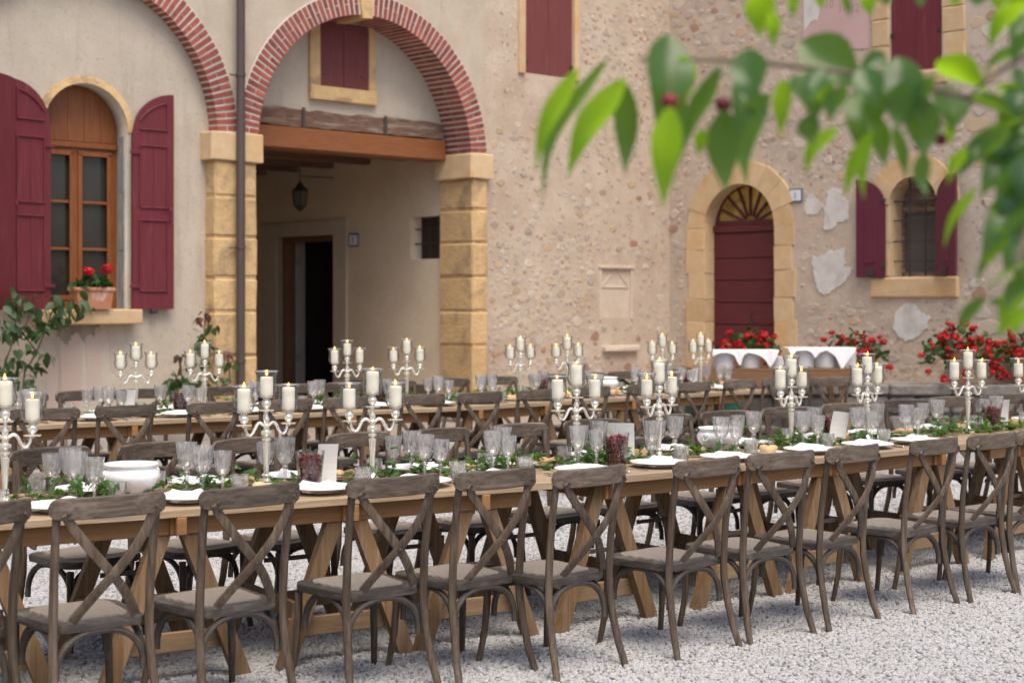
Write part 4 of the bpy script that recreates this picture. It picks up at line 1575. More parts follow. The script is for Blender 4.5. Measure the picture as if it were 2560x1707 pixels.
    for p, q in ((('b', -1), ('b', 1)), (('f', -1), ('f', 1)), (('b', -1), ('f', -1)), (('b', 1), ('f', 1))):
        A, B = Vector(cor[p]), Vector(cor[q])
        mid = (A + B) / 2
        inn = (Vector((0, -.018)) - mid) * .10
        pts = []
        for i in range(17):
            t = i / 16
            a = PI * t
            k = -math.copysign(abs(math.cos(a)) ** .85, math.cos(a))
            q2 = mid + (B - A) * .455 * k + inn
            pts.append((q2.x, q2.y, .215 + .167 * math.sin(a) ** .8))
        P['brace'].append((MB().tube(pts, .0135, 7).mesh('brace', M['chair_dark'], True), None))
    return P


CH = chair_meshes()
CHAIR_N = {}


def add_chair(p, rz, label, group):
    t = thing('cross_back_chair', label, 'chair', p, rz, group)
    for nm, lst in CH.items():
        for me, _ in lst:
            ob(nm, me, t)
    return t


K = 1 / .91875
CHG = 'weathered cross-back chairs along the tables'
seats = {}


def chair_row(rows, key, centres, yoff, phrase, facing):
    """facing +1: the chair looks towards +y of its table (camera side), -1: the far side"""
    lst = []
    r = random.Random(len(phrase))
    for i, c in enumerate(centres):
        u, width = (c if isinstance(c, tuple) else (c, None))
        yo = yoff(u) if callable(yoff) else yoff
        run, x = locate(rows, u * K, yo)
        p = run.at(x, yo)
        ang = run.a
        best = r.uniform(-.06, .06)
        if width:
            cand = []
            for d in range(-42, 43, 2):
                e = Vector((math.cos(ang + rad(d)), math.sin(ang + rad(d)), 0)) * .225
                A, B = p - e, p + e
                wpx = (B.x / B.y - A.x / A.y) * F_PX
                cand.append((abs(wpx - width * K) + abs(d) * .25, d))
            best = rad(min(cand)[1])
        rz = ang + best + (0 if facing > 0 else PI)
        fw = Vector((-math.sin(rz), math.cos(rz), 0))
        lst.append((run, x))
        add_chair(p + fw * .30, rz, phrase % ORD[i], CHG)
    seats[key] = lst


def spans(*a):
    return [((p + q) / 2, q - p) for p, q in a]


chair_row(FRONT, 'front_near', spans((-175, 86), (125, 390), (470, 700), (808, 1020), (1058, 1242), (1283, 1450), (1560, 1712), (1728, 1880), (1912, 2027), (2103, 2211), (2235, 2343), (2345, 2450)),
          lambda u: -.57 if u < 1360 else -.70, 'weathered grey cross-back chair, %s from left on the camera side of the front table', 1)
chair_row(FRONT, 'front_far', [(108, 186), (345, 165), (556, 150), (815, 145), (1002, 135), (1184, 132), (1352, 128), (1526, 116), (1660, 116), (1802, 116), (1936, 112), (2072, 110), (2180, 106), (2298, 104)],
          TW + .52, 'grey cross-back chair seen from the front, %s from left behind the front table', -1)
chair_row(REAR, 'rear_near', spans((20, 188), (224, 365), (435, 562), (600, 723), (748, 858), (925, 1028), (1058, 1159), (1193, 1285), (1322, 1408), (1446, 1530), (1566, 1637), (1668, 1742), (1758, 1830)),
          -.52, 'smaller grey cross-back chair, %s from left on the camera side of the rear table', 1)
chair_row(REAR, 'rear_far', [40, 190, 320, 528, 672, 785, 905, 1030, 1142, 1262, 1350, 1428, 1540],
          TW + .45, 'grey cross-back chair, %s from left between the rear table and the house', -1)
# the odd one at the table end
run, x = runE, runE.L + .55
pt = run.at(x, .15)
add_chair(Vector((2.88, 14.9, 0)), runE.a - .35, 'grey cross-back chair standing by itself past the right end of the rear table', CHG)

# ------------------------------------------------------------------ candelabra
def cand_meshes():
    P = []
    prof = [(0, 0), (.056, 0), (.057, .006), (.050, .012), (.034, .020), (.020, .034), (.0135, .048), (.018, .054), (.018, .060), (.0105, .066), (.0115, .10), (.0145, .15), (.0175, .195), (.0185, .205),
            (.012, .210), (.012, .216), (.021, .222), (.021, .228), (.012, .234), (.012, .240), (.026, .250), (.026, .262), (.013, .268), (.014, .280), (.0165, .290), (.010, .298), (.014, .308), (.0155, .318),
            (.008, .336), (.007, .348), (.012, .353), (.036, .356), (.037, .361), (.012, .364), (.008, .368)]
    P.append(('stem', MB().lathe(prof, 20).mesh('stem', M['silver'], 50)))
    AR_ = .114
    for sg in (-1, 1):
        pts = []
        for i in range(19):
            t = i / 18
            if t < .42:
                q = t / .42
                x = .012 + .040 * q
                z = .282 + .016 * math.sin(PI * min(q * 1.1, 1) * .8) - .006 * q
            x = .012 + (AR_ - .012) * (t ** .9)
            z = .290 - .0 + .012 * math.sin(PI * t / .36) if t < .36 else .290 - .044 * math.sin(PI * (t - .36) / .64) ** .9
            if t > .93:
                z = .290
            pts.append((sg * x, 0, z))
        P.append(('arm', MB().tube(pts, [.0085 - .002 * i / 18 for i in range(19)], 8, (0, 1, 0)).mesh('arm', M['silver'], True)))
        P.append(('drip_plate', MB().lathe([(.005, .282), (.010, .288), (.036, .292), (.037, .297), (.010, .300), (.006, .302)], 18, (sg * AR_, 0, 0)).mesh('drip_plate', M['silver'], 50)))
    heads = []
    for x, z in ((0, .366), (-AR_, .300), (AR_, .300)):
        heads.append((x, z))
        P.append(('glass_knop', MB().lathe([(.008, 0), (.014, .005), (.0215, .018), (.0225, .025), (.019, .036), (.012, .042), (.017, .048), (.0, .049)], 14, (x, 0, z)).mesh('glass_knop', M['silver'], 45)))
    return P, heads


CP, HEADS = cand_meshes()
g_prof = [(.014, 0.0), (.030, .006), (.041, .020), (.0462, .040), (.0445, .060), (.0405, .078), (.0400, .088), (.0430, .104), (.0488, .1205), (.0512, .1225), (.0500, .1255), (.0475, .1225), (.0412, .104), (.0382, .088), (.0392, .078), (.0432, .060), (.0448, .040), (.0395, .021), (.029, .008), (.012, .003)]
HUR = MB().lathe(g_prof, 24).mesh('glass_shade', M['hurricane'], 60)
LIP = MB().tube([(.0512 * math.cos(2 * PI * k / 24), .0512 * math.sin(2 * PI * k / 24), .1235) for k in range(25)], .0022, 6).mesh('glass_rim', M['glass_lip'], 'all')
CANDLE = [MB().lathe([(.0285, .004), (.0296, .010), (.0296, h - .006), (.0282, h - .001), (.022, h), (.010, h - .003), (0, h - .004)], 18).mesh('candle', M['wax'], 50) for h in (.108, .114, .100, .092)]
WICK = MB().tube([(0, 0, -.004), (.001, 0, .006)], .0012, 5).mesh('wick', M['wick'])
FLAME = [MB().lathe([(0, 0), (.0045, .004), (.0060, .010), (.0045, .018), (.0018, .026), (0, .031)], 9).mesh('flame', M['flame'], 'all'),
         MB().lathe([(0, 0), (.004, .003), (.0052, .007), (.0038, .013), (.0014, .018), (0, .021)], 9).mesh('flame', M['flame'], 'all')]


def candelabrum(p, rz, label, grp, seed):
    r = random.Random(seed)
    t = thing('candelabrum', label, 'candelabrum', p, rz, grp)
    for nm, me in CP:
        ob(nm, me, t)
    for i, (x, z) in enumerate(HEADS):
        ob('glass_shade', HUR, t, (x, 0, z + .047), None, (1.05, 1.05, 1.02))
        ob('glass_rim', LIP, t, (x, 0, z + .047), None, (1.05, 1.05, 1.02))
        ci = r.choice((0, 0, 1, 1, 2, 3))
        c = ob('candle', CANDLE[ci], t, (x, 0, z + .047), (0, r.uniform(-.02, .02), r.uniform(0, 6)))
        h = (.108, .114, .100, .092)[ci]
        ob('wick', WICK, c, (0, 0, h))
        ob('flame', FLAME[r.randrange(2)], c, (.001, 0, h + .004), (0, r.uniform(-.15, .25), 0))
    return t


def on_table(rows, u, y, z=TH + .0022):
    run, x = locate(rows, u, y)
    return run, x, run.at(x, y, z)


def cand_row(rows, us, phrase, name):
    for i, u in enumerate(us):
        yy = TW / 2 + (.02 if i % 2 else -.02)
        run, x, p = on_table(rows, u, yy)
        candelabrum(p, run.a + rnd.uniform(-.25, .2), phrase % ORD[i], name, i + len(us))


FC = [13, 666, 931, 1441, 1648, 1978, 2168, 2420, 2578]
RC = [340, 512, 868, 1017, 1301, 1418, 1656, 1752]
cand_row(FRONT, FC, 'silver three-candle candelabrum with glass shades, %s from left on the front table', 'silver candelabra on the tables')
cand_row(REAR, RC, 'silver three-candle candelabrum with glass shades, %s from left on the rear table', 'silver candelabra on the tables')

# ------------------------------------------------------------------ table ware
def goblet_mesh(s, name):
    prof = [(.0, 0), (.034, .001), (.034, .004), (.016, .010), (.0085, .020), (.0078, .045), (.0085, .062), (.0135, .070), (.0145, .076), (.010, .083), (.013, .088), (.026, .098), (.036, .112), (.0415, .132), (.044, .155), (.0465, .178), (.0485, .196),
            (.0475, .196), (.0450, .178), (.0425, .155), (.0398, .132), (.034, .113), (.024, .100), (.0, .096)]
    m = MB().lathe([(r * s[0], z * s[1]) for r, z in prof], 24, cut=.05, cut_from=10, twist=.0)
    return m.mesh(name, M['crystal'])


GOB_L = goblet_mesh((1.04, 1.13), 'goblet')
GOB_S = goblet_mesh((.90, 1.02), 'goblet')
TUM = MB().lathe([(.0, 0), (.033, 0), (.036, .004), (.039, .05), (.0415, .092), (.0400, .092), (.0365, .05), (.033, .010), (.0, .009)], 22, cut=.05, cut_from=1, twist=.06).mesh('tumbler', M['crystal'])
PLATE = MB().lathe([(.0, .002), (.075, .0), (.085, .004), (.100, .017), (.150, .026), (.152, .028), (.150, .030), (.100, .021), (.082, .009), (.0, .008)], 36).mesh('dinner_plate', M['porcelain'], 50)
BPLATE = MB().lathe([(.0, .002), (.05, .0), (.06, .004), (.090, .013), (.091, .015), (.089, .016), (.058, .008), (.0, .007)], 28).mesh('bread_plate', M['porcelain'], 50)


def napkin_mesh(seed):
    r = random.Random(seed)
    nx, ny = 16, 10
    W, D = .19, .12
    ph = [r.uniform(0, 6) for _ in range(4)]
    m = MB()
    top, bot = [], []
    for j in range(ny + 1):
        for i in range(nx + 1):
            u, v = i / nx, j / ny
            x = (u - .5) * W * (1 + .06 * math.sin(ph[0] + 4 * v)) + .01 * math.sin(ph[1] + 5 * v)
            y = (v - .5) * D * (1 + .08 * math.sin(ph[2] + 3 * u))
            e = min(u, 1 - u, v, 1 - v)
            lift = min(1, e * 9)
            z = .006 + .026 * lift ** .6 + .007 * math.sin(ph[3] + 9 * u + 3 * v) * lift + .010 * max(0, math.sin(ph[0] + 5 * u)) * (1 if v > .8 or v < .15 else .3)
            top.append((x, y, z))
            bot.append((x, y, .0))
    n1 = nx + 1
    fs = []
    for j in range(ny):
        for i in range(nx):
            a = j * n1 + i
            fs.append((a, a + 1, a + n1 + 1, a + n1))
    o = len(top)
    f2 = [tuple(i + o for i in reversed(f)) for f in fs]
    rim = [i for i in range(nx)] + [nx + j * n1 for j in range(ny)] + [ny * n1 + i for i in range(nx, 0, -1)] + [j * n1 for j in range(ny, 0, -1)]
    side = [(rim[k], rim[k] + o, rim[(k + 1) % len(rim)] + o, rim[(k + 1) % len(rim)]) for k in range(len(rim))]
    m.add(top + bot, fs + f2 + side)
    return m.mesh('napkin', M['linen'], 70)


NAP = [napkin_mesh(i) for i in range(6)]


def bread_mesh(seed):
    r = random.Random(seed)
    m = MB()
    m.blob((0, 0, .020), (.042 * r.uniform(.8, 1.25), .028 * r.uniform(.9, 1.15), .021), 14, 9, .035, r)
    m.v = [(x, y, max(z, 0.0) + (.004 * math.sin(60 * x))) for x, y, z in m.v]
    return m.mesh('bread_roll', M['bread'], 'all')


BREAD = [bread_mesh(i) for i in range(5)]
fk = MB()
fk.sweep([(0, -.095, .002), (0, -.02, .004), (0, .03, .008), (0, .045, .007)], [(-.005, -.001), (.005, -.001), (.005, .001), (-.005, .001)])
fk.box((0, .055, .006), (.022, .022, .002))
for k in range(4):
    fk.box((-.0095 + .0063 * k, .083, .008), (.0032, .036, .002))
FORK = fk.mesh('fork', M['steel'])
kn = MB()
kn.box((0, -.06, .006), (.014, .085, .009), .003)
kn.prism([(-.009, 0), (.008, 0), (.008, .002), (-.009, .002)], -.018, .105)
KNIFE = kn.mesh('knife', M['steel'])
CARDLET = MB().box((0, 0, .002), (.085, .055, .0012)).mesh('place_card', M['paper'])

# spots on the table already taken by centre pieces: filled by keep()
busy = []


def keep(p, rad_):
    busy.append((p.x, p.y, rad_))


def free(p, rad_):
    return all(math.hypot(p.x - b[0], p.y - b[1]) > rad_ + b[2] for b in busy)


# tureens, cherry vases, menu cards: (row, image column, y across)
def tureen(rows, u, y, label, k=1.0):
    run, x, p = on_table(rows, u, y)
    t = thing('tureen', label, 'tureen', p, run.a + .2, 'white soup tureens on the tables')
    prof = [(.0, .004), (.058, .0), (.062, .006), (.056, .014), (.075, .030), (.105, .058), (.124, .088), (.127, .104), (.118, .124), (.108, .134), (.109, .140), (.120, .150), (.119, .154), (.104, .146), (.102, .134), (.110, .122), (.118, .104), (.114, .088), (.095, .058), (.06, .030), (.0, .022)]
    MB().lathe([(a * k, b * k) for a, b in prof], 36).build('bowl', M['porcelain'], t, 60)
    for sg in (-1, 1):
        m = MB()
        m.blob((sg * .127 * k, 0, .112 * k), (.014 * k, .020 * k, .018 * k), 8, 6)
        m.tube([(sg * .128 * k, -.016 * k, .10 * k), (sg * .140 * k, -.012 * k, .088 * k), (sg * .142 * k, .0, .084 * k), (sg * .140 * k, .012 * k, .088 * k), (sg * .128 * k, .016 * k, .10 * k)], .004 * k, 6)
        m.build('handle', M['porcelain'], t, True)
    fl = MB()
    r = random.Random(int(u))
    fl.lathe([(.0, .116), (.106, .116), (.104, .112)], 24)
    fl.build('filling', M['wax'], t)
    ft = MB()
    for q in range(4):
        a = r.uniform(0, 6.28)
        ft.blob((.06 * math.cos(a), .06 * math.sin(a), .120 * k), (.022, .016, .016), 8, 5, .1, r)
    ft.build('fruit_slices', M['bread'], t, True)
    keep(p, .13 * k)
    return t


tureen(FRONT, 327, .42, 'white porcelain tureen on the front table by the left candelabrum')
tureen(FRONT, 1795, .50, 'white porcelain tureen on the front table with an ivy sprig before it', .95)
tureen(REAR, 1512, .50, 'white porcelain tureen on the rear table among the candelabra')

CHERRY = []
for i in range(3):
    m = MB()
    m.blob((0, 0, 0), (.0118, .0112, .0108), 10, 7)
    m.v = [(x, y, z - (.003 if z > .009 else 0)) for x, y, z in m.v]
    CHERRY.append(m.mesh('cherry', M['cherry'], 'all'))


def cherry_vase(rows, u, y, label, single, seed, s=1.14):
    r = random.Random(seed)
    run, x, p = on_table(rows, u, y)
    t = thing('glass_vase', label, 'vase', p, run.a, 'glass vases of cherries on the tables')
    H = .155 * s
    rb, rt_ = .043 * s, .060 * s
    MB().lathe([(0, 0), (rb - .003, 0), (rb, .003), (rt_, H), (rt_ - .0028, H), (rb - .0028, .010), (0, .009)], 30).build('vase', M['vase_glass'], t, 50)
    fill = .118 * s
    n = 0
    heap = MB()
    z = .021
    spots = []
    while z < fill + .012:
        rr = (rb + (rt_ - rb) * z / H) - .0155
        for ring, cnt in ((rr, int(2 * PI * rr / .0225)), (rr * .48, 5)):
            off = r.uniform(0, 6)
            for k in range(cnt):
                a = off + 2 * PI * k / cnt
                zz = z + r.uniform(-.004, .004) + (.010 if z > fill - .012 and ring < rr else 0)
                spots.append((ring * math.cos(a), ring * math.sin(a), zz, ring == rr))
        z += .0205
    for px, py, pz, outer in spots:
        w = run.p * 0 + p + Vector((px, py, pz))
        if single and outer and (py < rr * .35 or pz > fill - .02):
            o = ob('cherry', CHERRY[r.randrange(3)], None, w, (r.uniform(-.8, .8), r.uniform(-.8, .8), r.uniform(0, 6)), r.uniform(.92, 1.08))
            tag(o, single, 'cherry', single)
        else:
            heap.blob((px, py, pz), (.0118, .0115, .0110), 8, 6)
    h = heap.build('cherries', M['cherry'], None, 'all')
    h.location = p
    tag(h, label.replace('glass vase', 'heap of red cherries inside the vase').replace('full of dark red cherries', '').replace('  ', ' '), 'cherries', None, 'stuff')
    sk_ = MB()
    for q in range(7):
        a = r.uniform(0, 6.28)
        x0, y0 = .028 * math.cos(a), .028 * math.sin(a)
        x1, y1 = x0 * 1.5 + r.uniform(-.01, .01), y0 * 1.5
        sk_.tube([(x0, y0, fill), (x0, y0, fill + .03), (x1, y1, fill + r.uniform(.045, .065))], .0011, 5)
    so = sk_.build('cherry_stalks', M['stalk'], None)
    so.location = p
    tag(so, label.replace('glass vase', 'thin bent cherry stalks in the vase').replace('full of dark red cherries', '').replace('  ', ' '), 'stalks', None, 'stuff')
    keep(p, .065)
    return t


cherry_vase(FRONT, 775, .33, 'glass vase full of dark red cherries between the second and third front candelabra', 'dark red cherry in the vase between the second and third front candelabra', 1)
cherry_vase(FRONT, 1541, .34, 'glass vase full of dark red cherries between the fourth and fifth front candelabra', 'dark red cherry in the vase between the fourth and fifth front candelabra', 2)
cherry_vase(FRONT, 2070, .52, 'glass vase full of dark red cherries between the sixth and seventh front candelabra', 'dark red cherry in the vase between the sixth and seventh front candelabra', 3)
cherry_vase(FRONT, 2479, .45, 'glass vase full of dark red cherries right of the eighth front candelabrum', 'dark red cherry in the vase right of the eighth front candelabrum', 4)
cherry_vase(REAR, 451, .40, 'glass vase full of dark red cherries between the first two rear candelabra', None, 5)
cherry_vase(REAR, 948, .45, 'glass vase full of dark red cherries between the third and fourth rear candelabra', None, 6)
cherry_vase(REAR, 1355, .50, 'glass vase full of dark red cherries between the fifth and sixth rear candelabra', None, 7)
cherry_vase(REAR, 1714, .55, 'glass vase full of dark red cherries between the last two rear candelabra', None, 8)


def menu_card(rows, u, y, label, w, h, yaw, tilt=0.0, z=0.0):
    run, x, p = on_table(rows, u, y)
    t = thing('menu_card', label, 'card', p + Vector((0, 0, z)), yaw, 'blank upright menu cards on the tables')
    m = MB()
    vs = []
    for k in range(7):
        q = k / 6
        for s_ in (-1, 1):
            vs.append((s_ * w / 2, .012 * math.sin(PI * q) - .02 * q, .012 + h * q))
    m.add(vs, [(2 * i, 2 * i + 1, 2 * i + 3, 2 * i + 2) for i in range(6)])
    m.add([(a, b + .0012, c) for a, b, c in vs], [(2 * i + 2, 2 * i + 3, 2 * i + 1, 2 * i) for i in range(6)])
    o = m.build('card', M['paper'], t, fix=False)
    o.rotation_euler = (0, tilt, 0)
    MB().lathe([(0, 0), (.022, 0), (.020, .010), (.006, .014), (.005, .03), (0, .031)], 12).build('card_stand', M['silver'], t, True)
    keep(p, .03)


menu_card(FRONT, 816, .40, 'blank white menu card standing beside the vase at the second candelabrum', .095, .185, .35, .03)
menu_card(FRONT, 1552, .47, 'blank white menu card standing behind the cherry vase of the fourth candelabrum', .145, .20, -.15)
menu_card(FRONT, 2092, .45, 'tilted white menu card leaning by the vase at the seventh candelabrum', .105, .185, .2, .12)
menu_card(FRONT, 2500, .56, 'white menu card behind a goblet at the eighth front candelabrum', .12, .18, .1)
menu_card(REAR, 322, .36, 'white menu card leaning beside the first rear candelabrum', .075, .19, .5, .06)
menu_card(REAR, 980, .55, 'white menu card between the third and fourth rear candelabra', .12, .17, .1)
menu_card(REAR, 1736, .5, 'white menu card beside the last rear candelabrum', .07, .19, .4)

for rows, us in ((FRONT, FC), (REAR, RC)):
    for u in us:
        keep(on_table(rows, u, TW / 2)[2], .06)

# ---- place settings in front of every chair
SIDE = {'front_near': ('front table, camera side', 1), 'front_far': ('front table, far side', -1), 'rear_near': ('rear table, camera side', 1), 'rear_far': ('rear table, house side', -1)}


def put(name, me, p, rz, label, cat, grp):
    o = ob(name, me, None, p, (0, 0, rz))
    return tag(o, label, cat, grp)


for key, lst in seats.items():
    where, sg = SIDE[key]
    r = random.Random(len(key) * 3)
    for i, (run, x) in enumerate(lst):
        if x < .05 or x > run.L - .02:
            x = min(max(x, .17), run.L - .17)
        at = lambda dx, dy, z=0.0: run.at(x + sg * dx, dy if sg > 0 else TW - dy, TH + .0022 + z)
        pos = '%s place from left, %s' % (ORD[i], where)
        rz = run.a + (0 if sg > 0 else PI)
        jx = r.uniform(-.02, .02)
        p = at(jx, .185)
        put('dinner_plate', PLATE, p, 0, 'white dinner plate at the ' + pos, 'plate', 'dinner plates')
        put('napkin', NAP[r.randrange(6)], at(jx + r.uniform(-.015, .015), .18 + r.uniform(-.01, .02), .010), rz + r.uniform(-.3, .3), 'folded white napkin on the plate, ' + pos, 'napkin', 'napkins')
        keep(p, .10)
        put('fork', FORK, at(jx - .185, .17), rz + r.uniform(-.12, .12), 'steel fork left of the plate, ' + pos, 'fork', 'forks')
        put('knife', KNIFE, at(jx + .185, .16), rz + r.uniform(-.1, .1), 'steel knife right of the plate, ' + pos, 'knife', 'knives')
        q = at(jx - .205 + r.uniform(-.02, .02), .305)
        if free(q, .075):
            put('bread_plate', BPLATE, q, 0, 'small bread plate at the ' + pos, 'plate', 'bread plates')
            for b_ in range(r.choice((1, 2, 2))):
                put('bread_roll', BREAD[r.randrange(5)], q + Vector((r.uniform(-.012, .012) + (.045 * b_ - .022), r.uniform(-.012, .012), .009)), r.uniform(0, 6),
                    'golden bread roll, %s on its plate, %s' % (('left', 'right')[b_], pos), 'bread', 'bread rolls')
            keep(q, .06)
        for nm, me, dx, dy, lab, cat in (('goblet', GOB_L, .115, .345, 'tall cut-crystal goblet at the ', 'goblet'), ('goblet', GOB_S, .185, .300, 'smaller cut-crystal goblet at the ', 'goblet'), ('tumbler', TUM, .250, .275, 'low cut-crystal tumbler at the ', 'tumbler')):
            if me is GOB_S and r.random() < .22 or me is TUM and r.random() < .15:
                continue
            for tries in range(8):
                q = at(jx + dx + r.uniform(-.012, .012) * (1 + tries), dy + r.uniform(-.012, .012) * (1 + tries))
                if free(q, .036):
                    put(nm, me, q, r.uniform(0, 6), lab + pos, cat, 'cut-crystal glasses')
                    keep(q, .038)
                    break

# ---- ivy garlands along the middle of the tables
IVY = [(0, 0), (.10, -.26), (.46, -.30), (.40, -.04), (.72, .18), (.36, .34), (.30, .62), (0, 1.0), (-.30, .62), (-.36, .34), (-.72, .18), (-.40, -.04), (-.46, -.30), (-.10, -.26)]


def ivy_leaf_geo(m, p, size, rot):
    vs = []
    for x, y in IVY:
        v = Vector((x * size * .62, y * size * .62, -abs(x) * size * .16 - .10 * size * y * y))
        vs.append(tuple(p + rot @ v))
    c = tuple(p + rot @ Vector((0, .25 * size * .62, .02 * size)))
    n = len(vs)
    m.add(vs + [c], [(i, (i + 1) % n, n) for i in range(n)])


ivy_single = []
for k in range(4):
    mm = MB()
    ivy_leaf_geo(mm, Vector((0, 0, 0)), 1.0, Matrix.Identity(3))
    ivy_single.append(mm.mesh('ivy_leaf', M['ivy'], fix=False))


def garland(run, x0, x1, label, n, singles, seed, amp=1.0):
    r = random.Random(seed)
    t = thing('ivy_garland', label, 'garland', run.p, run.a, 'ivy garlands along the tables')
    for strand in range(3):
        pts = []
        x = x0
        ph = r.uniform(0, 6)
        while x < x1:
            pts.append((x, TW / 2 + .05 * math.sin(5 * x + ph) + r.uniform(-.02, .02), TH + .012 + .012 * (1 + math.sin(9 * x + ph)) + r.uniform(0, .008)))
            x += .06
        MB().tube(pts, .0024, 5).build('stem', M['ivy_stem'], t, True)
    mass = MB()
    cnt = 0
    for i in range(n):
        x = r.uniform(x0, x1)
        cl = .5 + .5 * math.sin(x * 6.1 + seed) * math.sin(x * 2.3 + 1.7 * seed)
        if r.random() > .10 + 1.0 * cl ** 1.3:
            continue
        y = TW / 2 + r.gauss(0, .055)
        z = TH + .012 + abs(r.gauss(0, .024 + .026 * cl)) * amp
        rot = Euler((r.uniform(-.3, 1.1), r.uniform(-.6, .6), r.uniform(0, 6.28))).to_matrix()
        size = r.uniform(.034, .072)
        if cnt < singles and size > .036:
            o = ob('ivy_leaf', ivy_single[r.randrange(4)], t, (x, y, z))
            o.rotation_euler = rot.to_euler()
            o.scale = (size,) * 3
            cnt += 1
        else:
            ivy_leaf_geo(mass, Vector((x, y, z)), size, rot)
    o = mass.build('ivy_leaves', M['ivy'], t, fix=False)
    o['kind'] = 'stuff'


garland(runA, .3, runA.L - .05, 'green ivy garland along the middle of the front left table', 1000, 150, 1)
garland(runB, .05, runB.L, 'green ivy garland along the middle of the front right table', 900, 120, 2)
garland(runC, .05, runC.L, 'green ivy garland on the front table leaving the right edge', 700, 30, 3)
garland(runD, .3, runD.L - .05, 'green ivy garland along the rear table before the passage', 1100, 40, 4, 1.1)
garland(runE, .05, runE.L - .2, 'green ivy garland along the rear table before the red door', 1100, 30, 5)


def ivy_sprig(rows, u, y, label, h, n, seed):
    r = random.Random(seed)
    run, x, p = on_table(rows, u, y)
    t = thing('ivy_sprig', label, 'ivy sprig', p, run.a)
    pts = [(0, 0, 0), (.01, 0, h * .4), (.004, 0, h * .75), (.018, 0, h)]
    MB().tube(pts, .0018, 5).build('stem', M['ivy_stem'], t)
    for i in range(n):
        q = .35 + .65 * i / max(1, n - 1)
        o = ob('ivy_leaf', ivy_single[i % 4], t, (.01 + r.uniform(-.03, .03), r.uniform(-.012, .012), h * q))
        o.rotation_euler = (r.uniform(.9, 1.5), r.uniform(-.7, .7), r.uniform(-.7, .7))
        o.scale = (r.uniform(.034, .05),) * 3


ivy_sprig(FRONT, 1788, .30, 'upright ivy sprig with small leaves in front of the right tureen', .085, 8, 4)
ivy_sprig(FRONT, 272, .22, 'upright ivy sprig in front of the left tureen', .10, 9, 5)
ivy_sprig(FRONT, 186, .30, 'bright green ivy sprig left of the left tureen', .11, 12, 6)
ivy_sprig(REAR, 300, .42, 'ivy sprig rising beside the first rear candelabrum', .13, 12, 7)

# ------------------------------------------------------------------ serving table with stacked plates under cloths
SV = thing('serving_table', 'wooden serving table loaded with plate stacks before the red door', 'table', (2.03, 17.7, 0), rad(3))
for k in range(4):
    MB().box((.95, .10 + .17 * k, .825), (1.9, .163, .03), .003).build('plank', M['dark_apron'], SV)
MB().box((.95, .03, .72), (1.86, .03, .17), .004).build('apron_board', M['dark_apron'], SV)  # shadow on the table front is put into this darker wood colour
MB().box((.95, .66, .72), (1.86, .03, .17), .004).build('apron_board', M['plank_apron'], SV)
for x in (.2, 1.7):
    for y in (.08, .62):
        MB().sweep([(x, y, .80), (x + (.14 if x > 1 else -.1), y, 0)], [(-.03, -.022), (.03, -.022), (.03, .022), (-.03, .022)], up=(0, 1, 0)).build('table_leg', M['trestle'], SV)
SVZ = .842
def sv(u, y=.25):
    """point on the serving table seen at image column u"""
    e = Vector((math.cos(rad(3)), math.sin(rad(3)), 0))
    nn = Vector((-e.y, e.x, 0))
    o = Vector((2.03, 17.7, 0)) + nn * y
    t = (u - CX) / F_PX
    x = (t * o.y - o.x) / (e.x - e.y * t)
    return o + e * x + Vector((0, 0, SVZ))


STK = [(1809, 16), (1873, 15), (1946, 11), (2007, 18), (2062, 18), (2112, 16)]
SPL = MB().lathe([(0, .0), (.09, 0), (.129, .002), (.130, .0112), (.126, .0112), (.07, .004), (0, .004)], 28).mesh('dinner_plate', M['porcelain'], 50)
for i, (u, n) in enumerate(STK):
    p = sv(u)
    for k in range(n):
        o = ob('dinner_plate', SPL, None, p + Vector((rnd.uniform(-.003, .003), rnd.uniform(-.003, .003), .0118 * k)))
        tag(o, 'white plate in the %s stack from left on the serving table' % ORD[i], 'plate', 'plates in the %s stack on the serving table' % ORD[i])


def drape(u0, u1, h, hems, label, seed):
    """cloth over plate stacks: flat on top, front hem given as (image column, drop) pairs"""
    r = random.Random(seed)
    A, B = sv(u0, .09), sv(u1, .09)
    nn = Vector((-math.sin(rad(3)), math.cos(rad(3)), 0))
    nx, ny = 36, 12
    def hem(u):
        for (ua, da), (ub, db) in zip(hems, hems[1:]):
            if ua <= u <= ub:
                q = (u - ua) / (ub - ua)
                return da + (db - da) * q
        return hems[-1][1]
    vs = []
    for i in range(nx + 1):
        q = i / nx
        u = u0 + (u1 - u0) * q
        base = A.lerp(B, q)
        dr = hem(u)
        sag = .012 * math.sin(q * 21)
        for j in range(ny + 1):
            if j <= 4:      # hanging front
                w = 1 - j / 4
                vs.append(tuple(base - nn * (.014 + .012 * w + .010 * math.sin(u * .16)) + Vector((0, 0, h - dr * w + .004))))
            else:
                w = (j - 4) / (ny - 4)
                vs.append(tuple(base + nn * .34 * w + Vector((0, 0, h + .007 + sag * (1 - w) * .3))))
    fs = [(i * (ny + 1) + j, i * (ny + 1) + j + 1, (i + 1) * (ny + 1) + j + 1, (i + 1) * (ny + 1) + j) for i in range(nx) for j in range(ny)]
    m = MB().add(vs, fs)
    vs2 = [(x, y, z - .003) for x, y, z in vs]
    tag(m.build('cloth', M['linen'], None, 60), label, 'cloth', 'white cloths over the plate stacks')


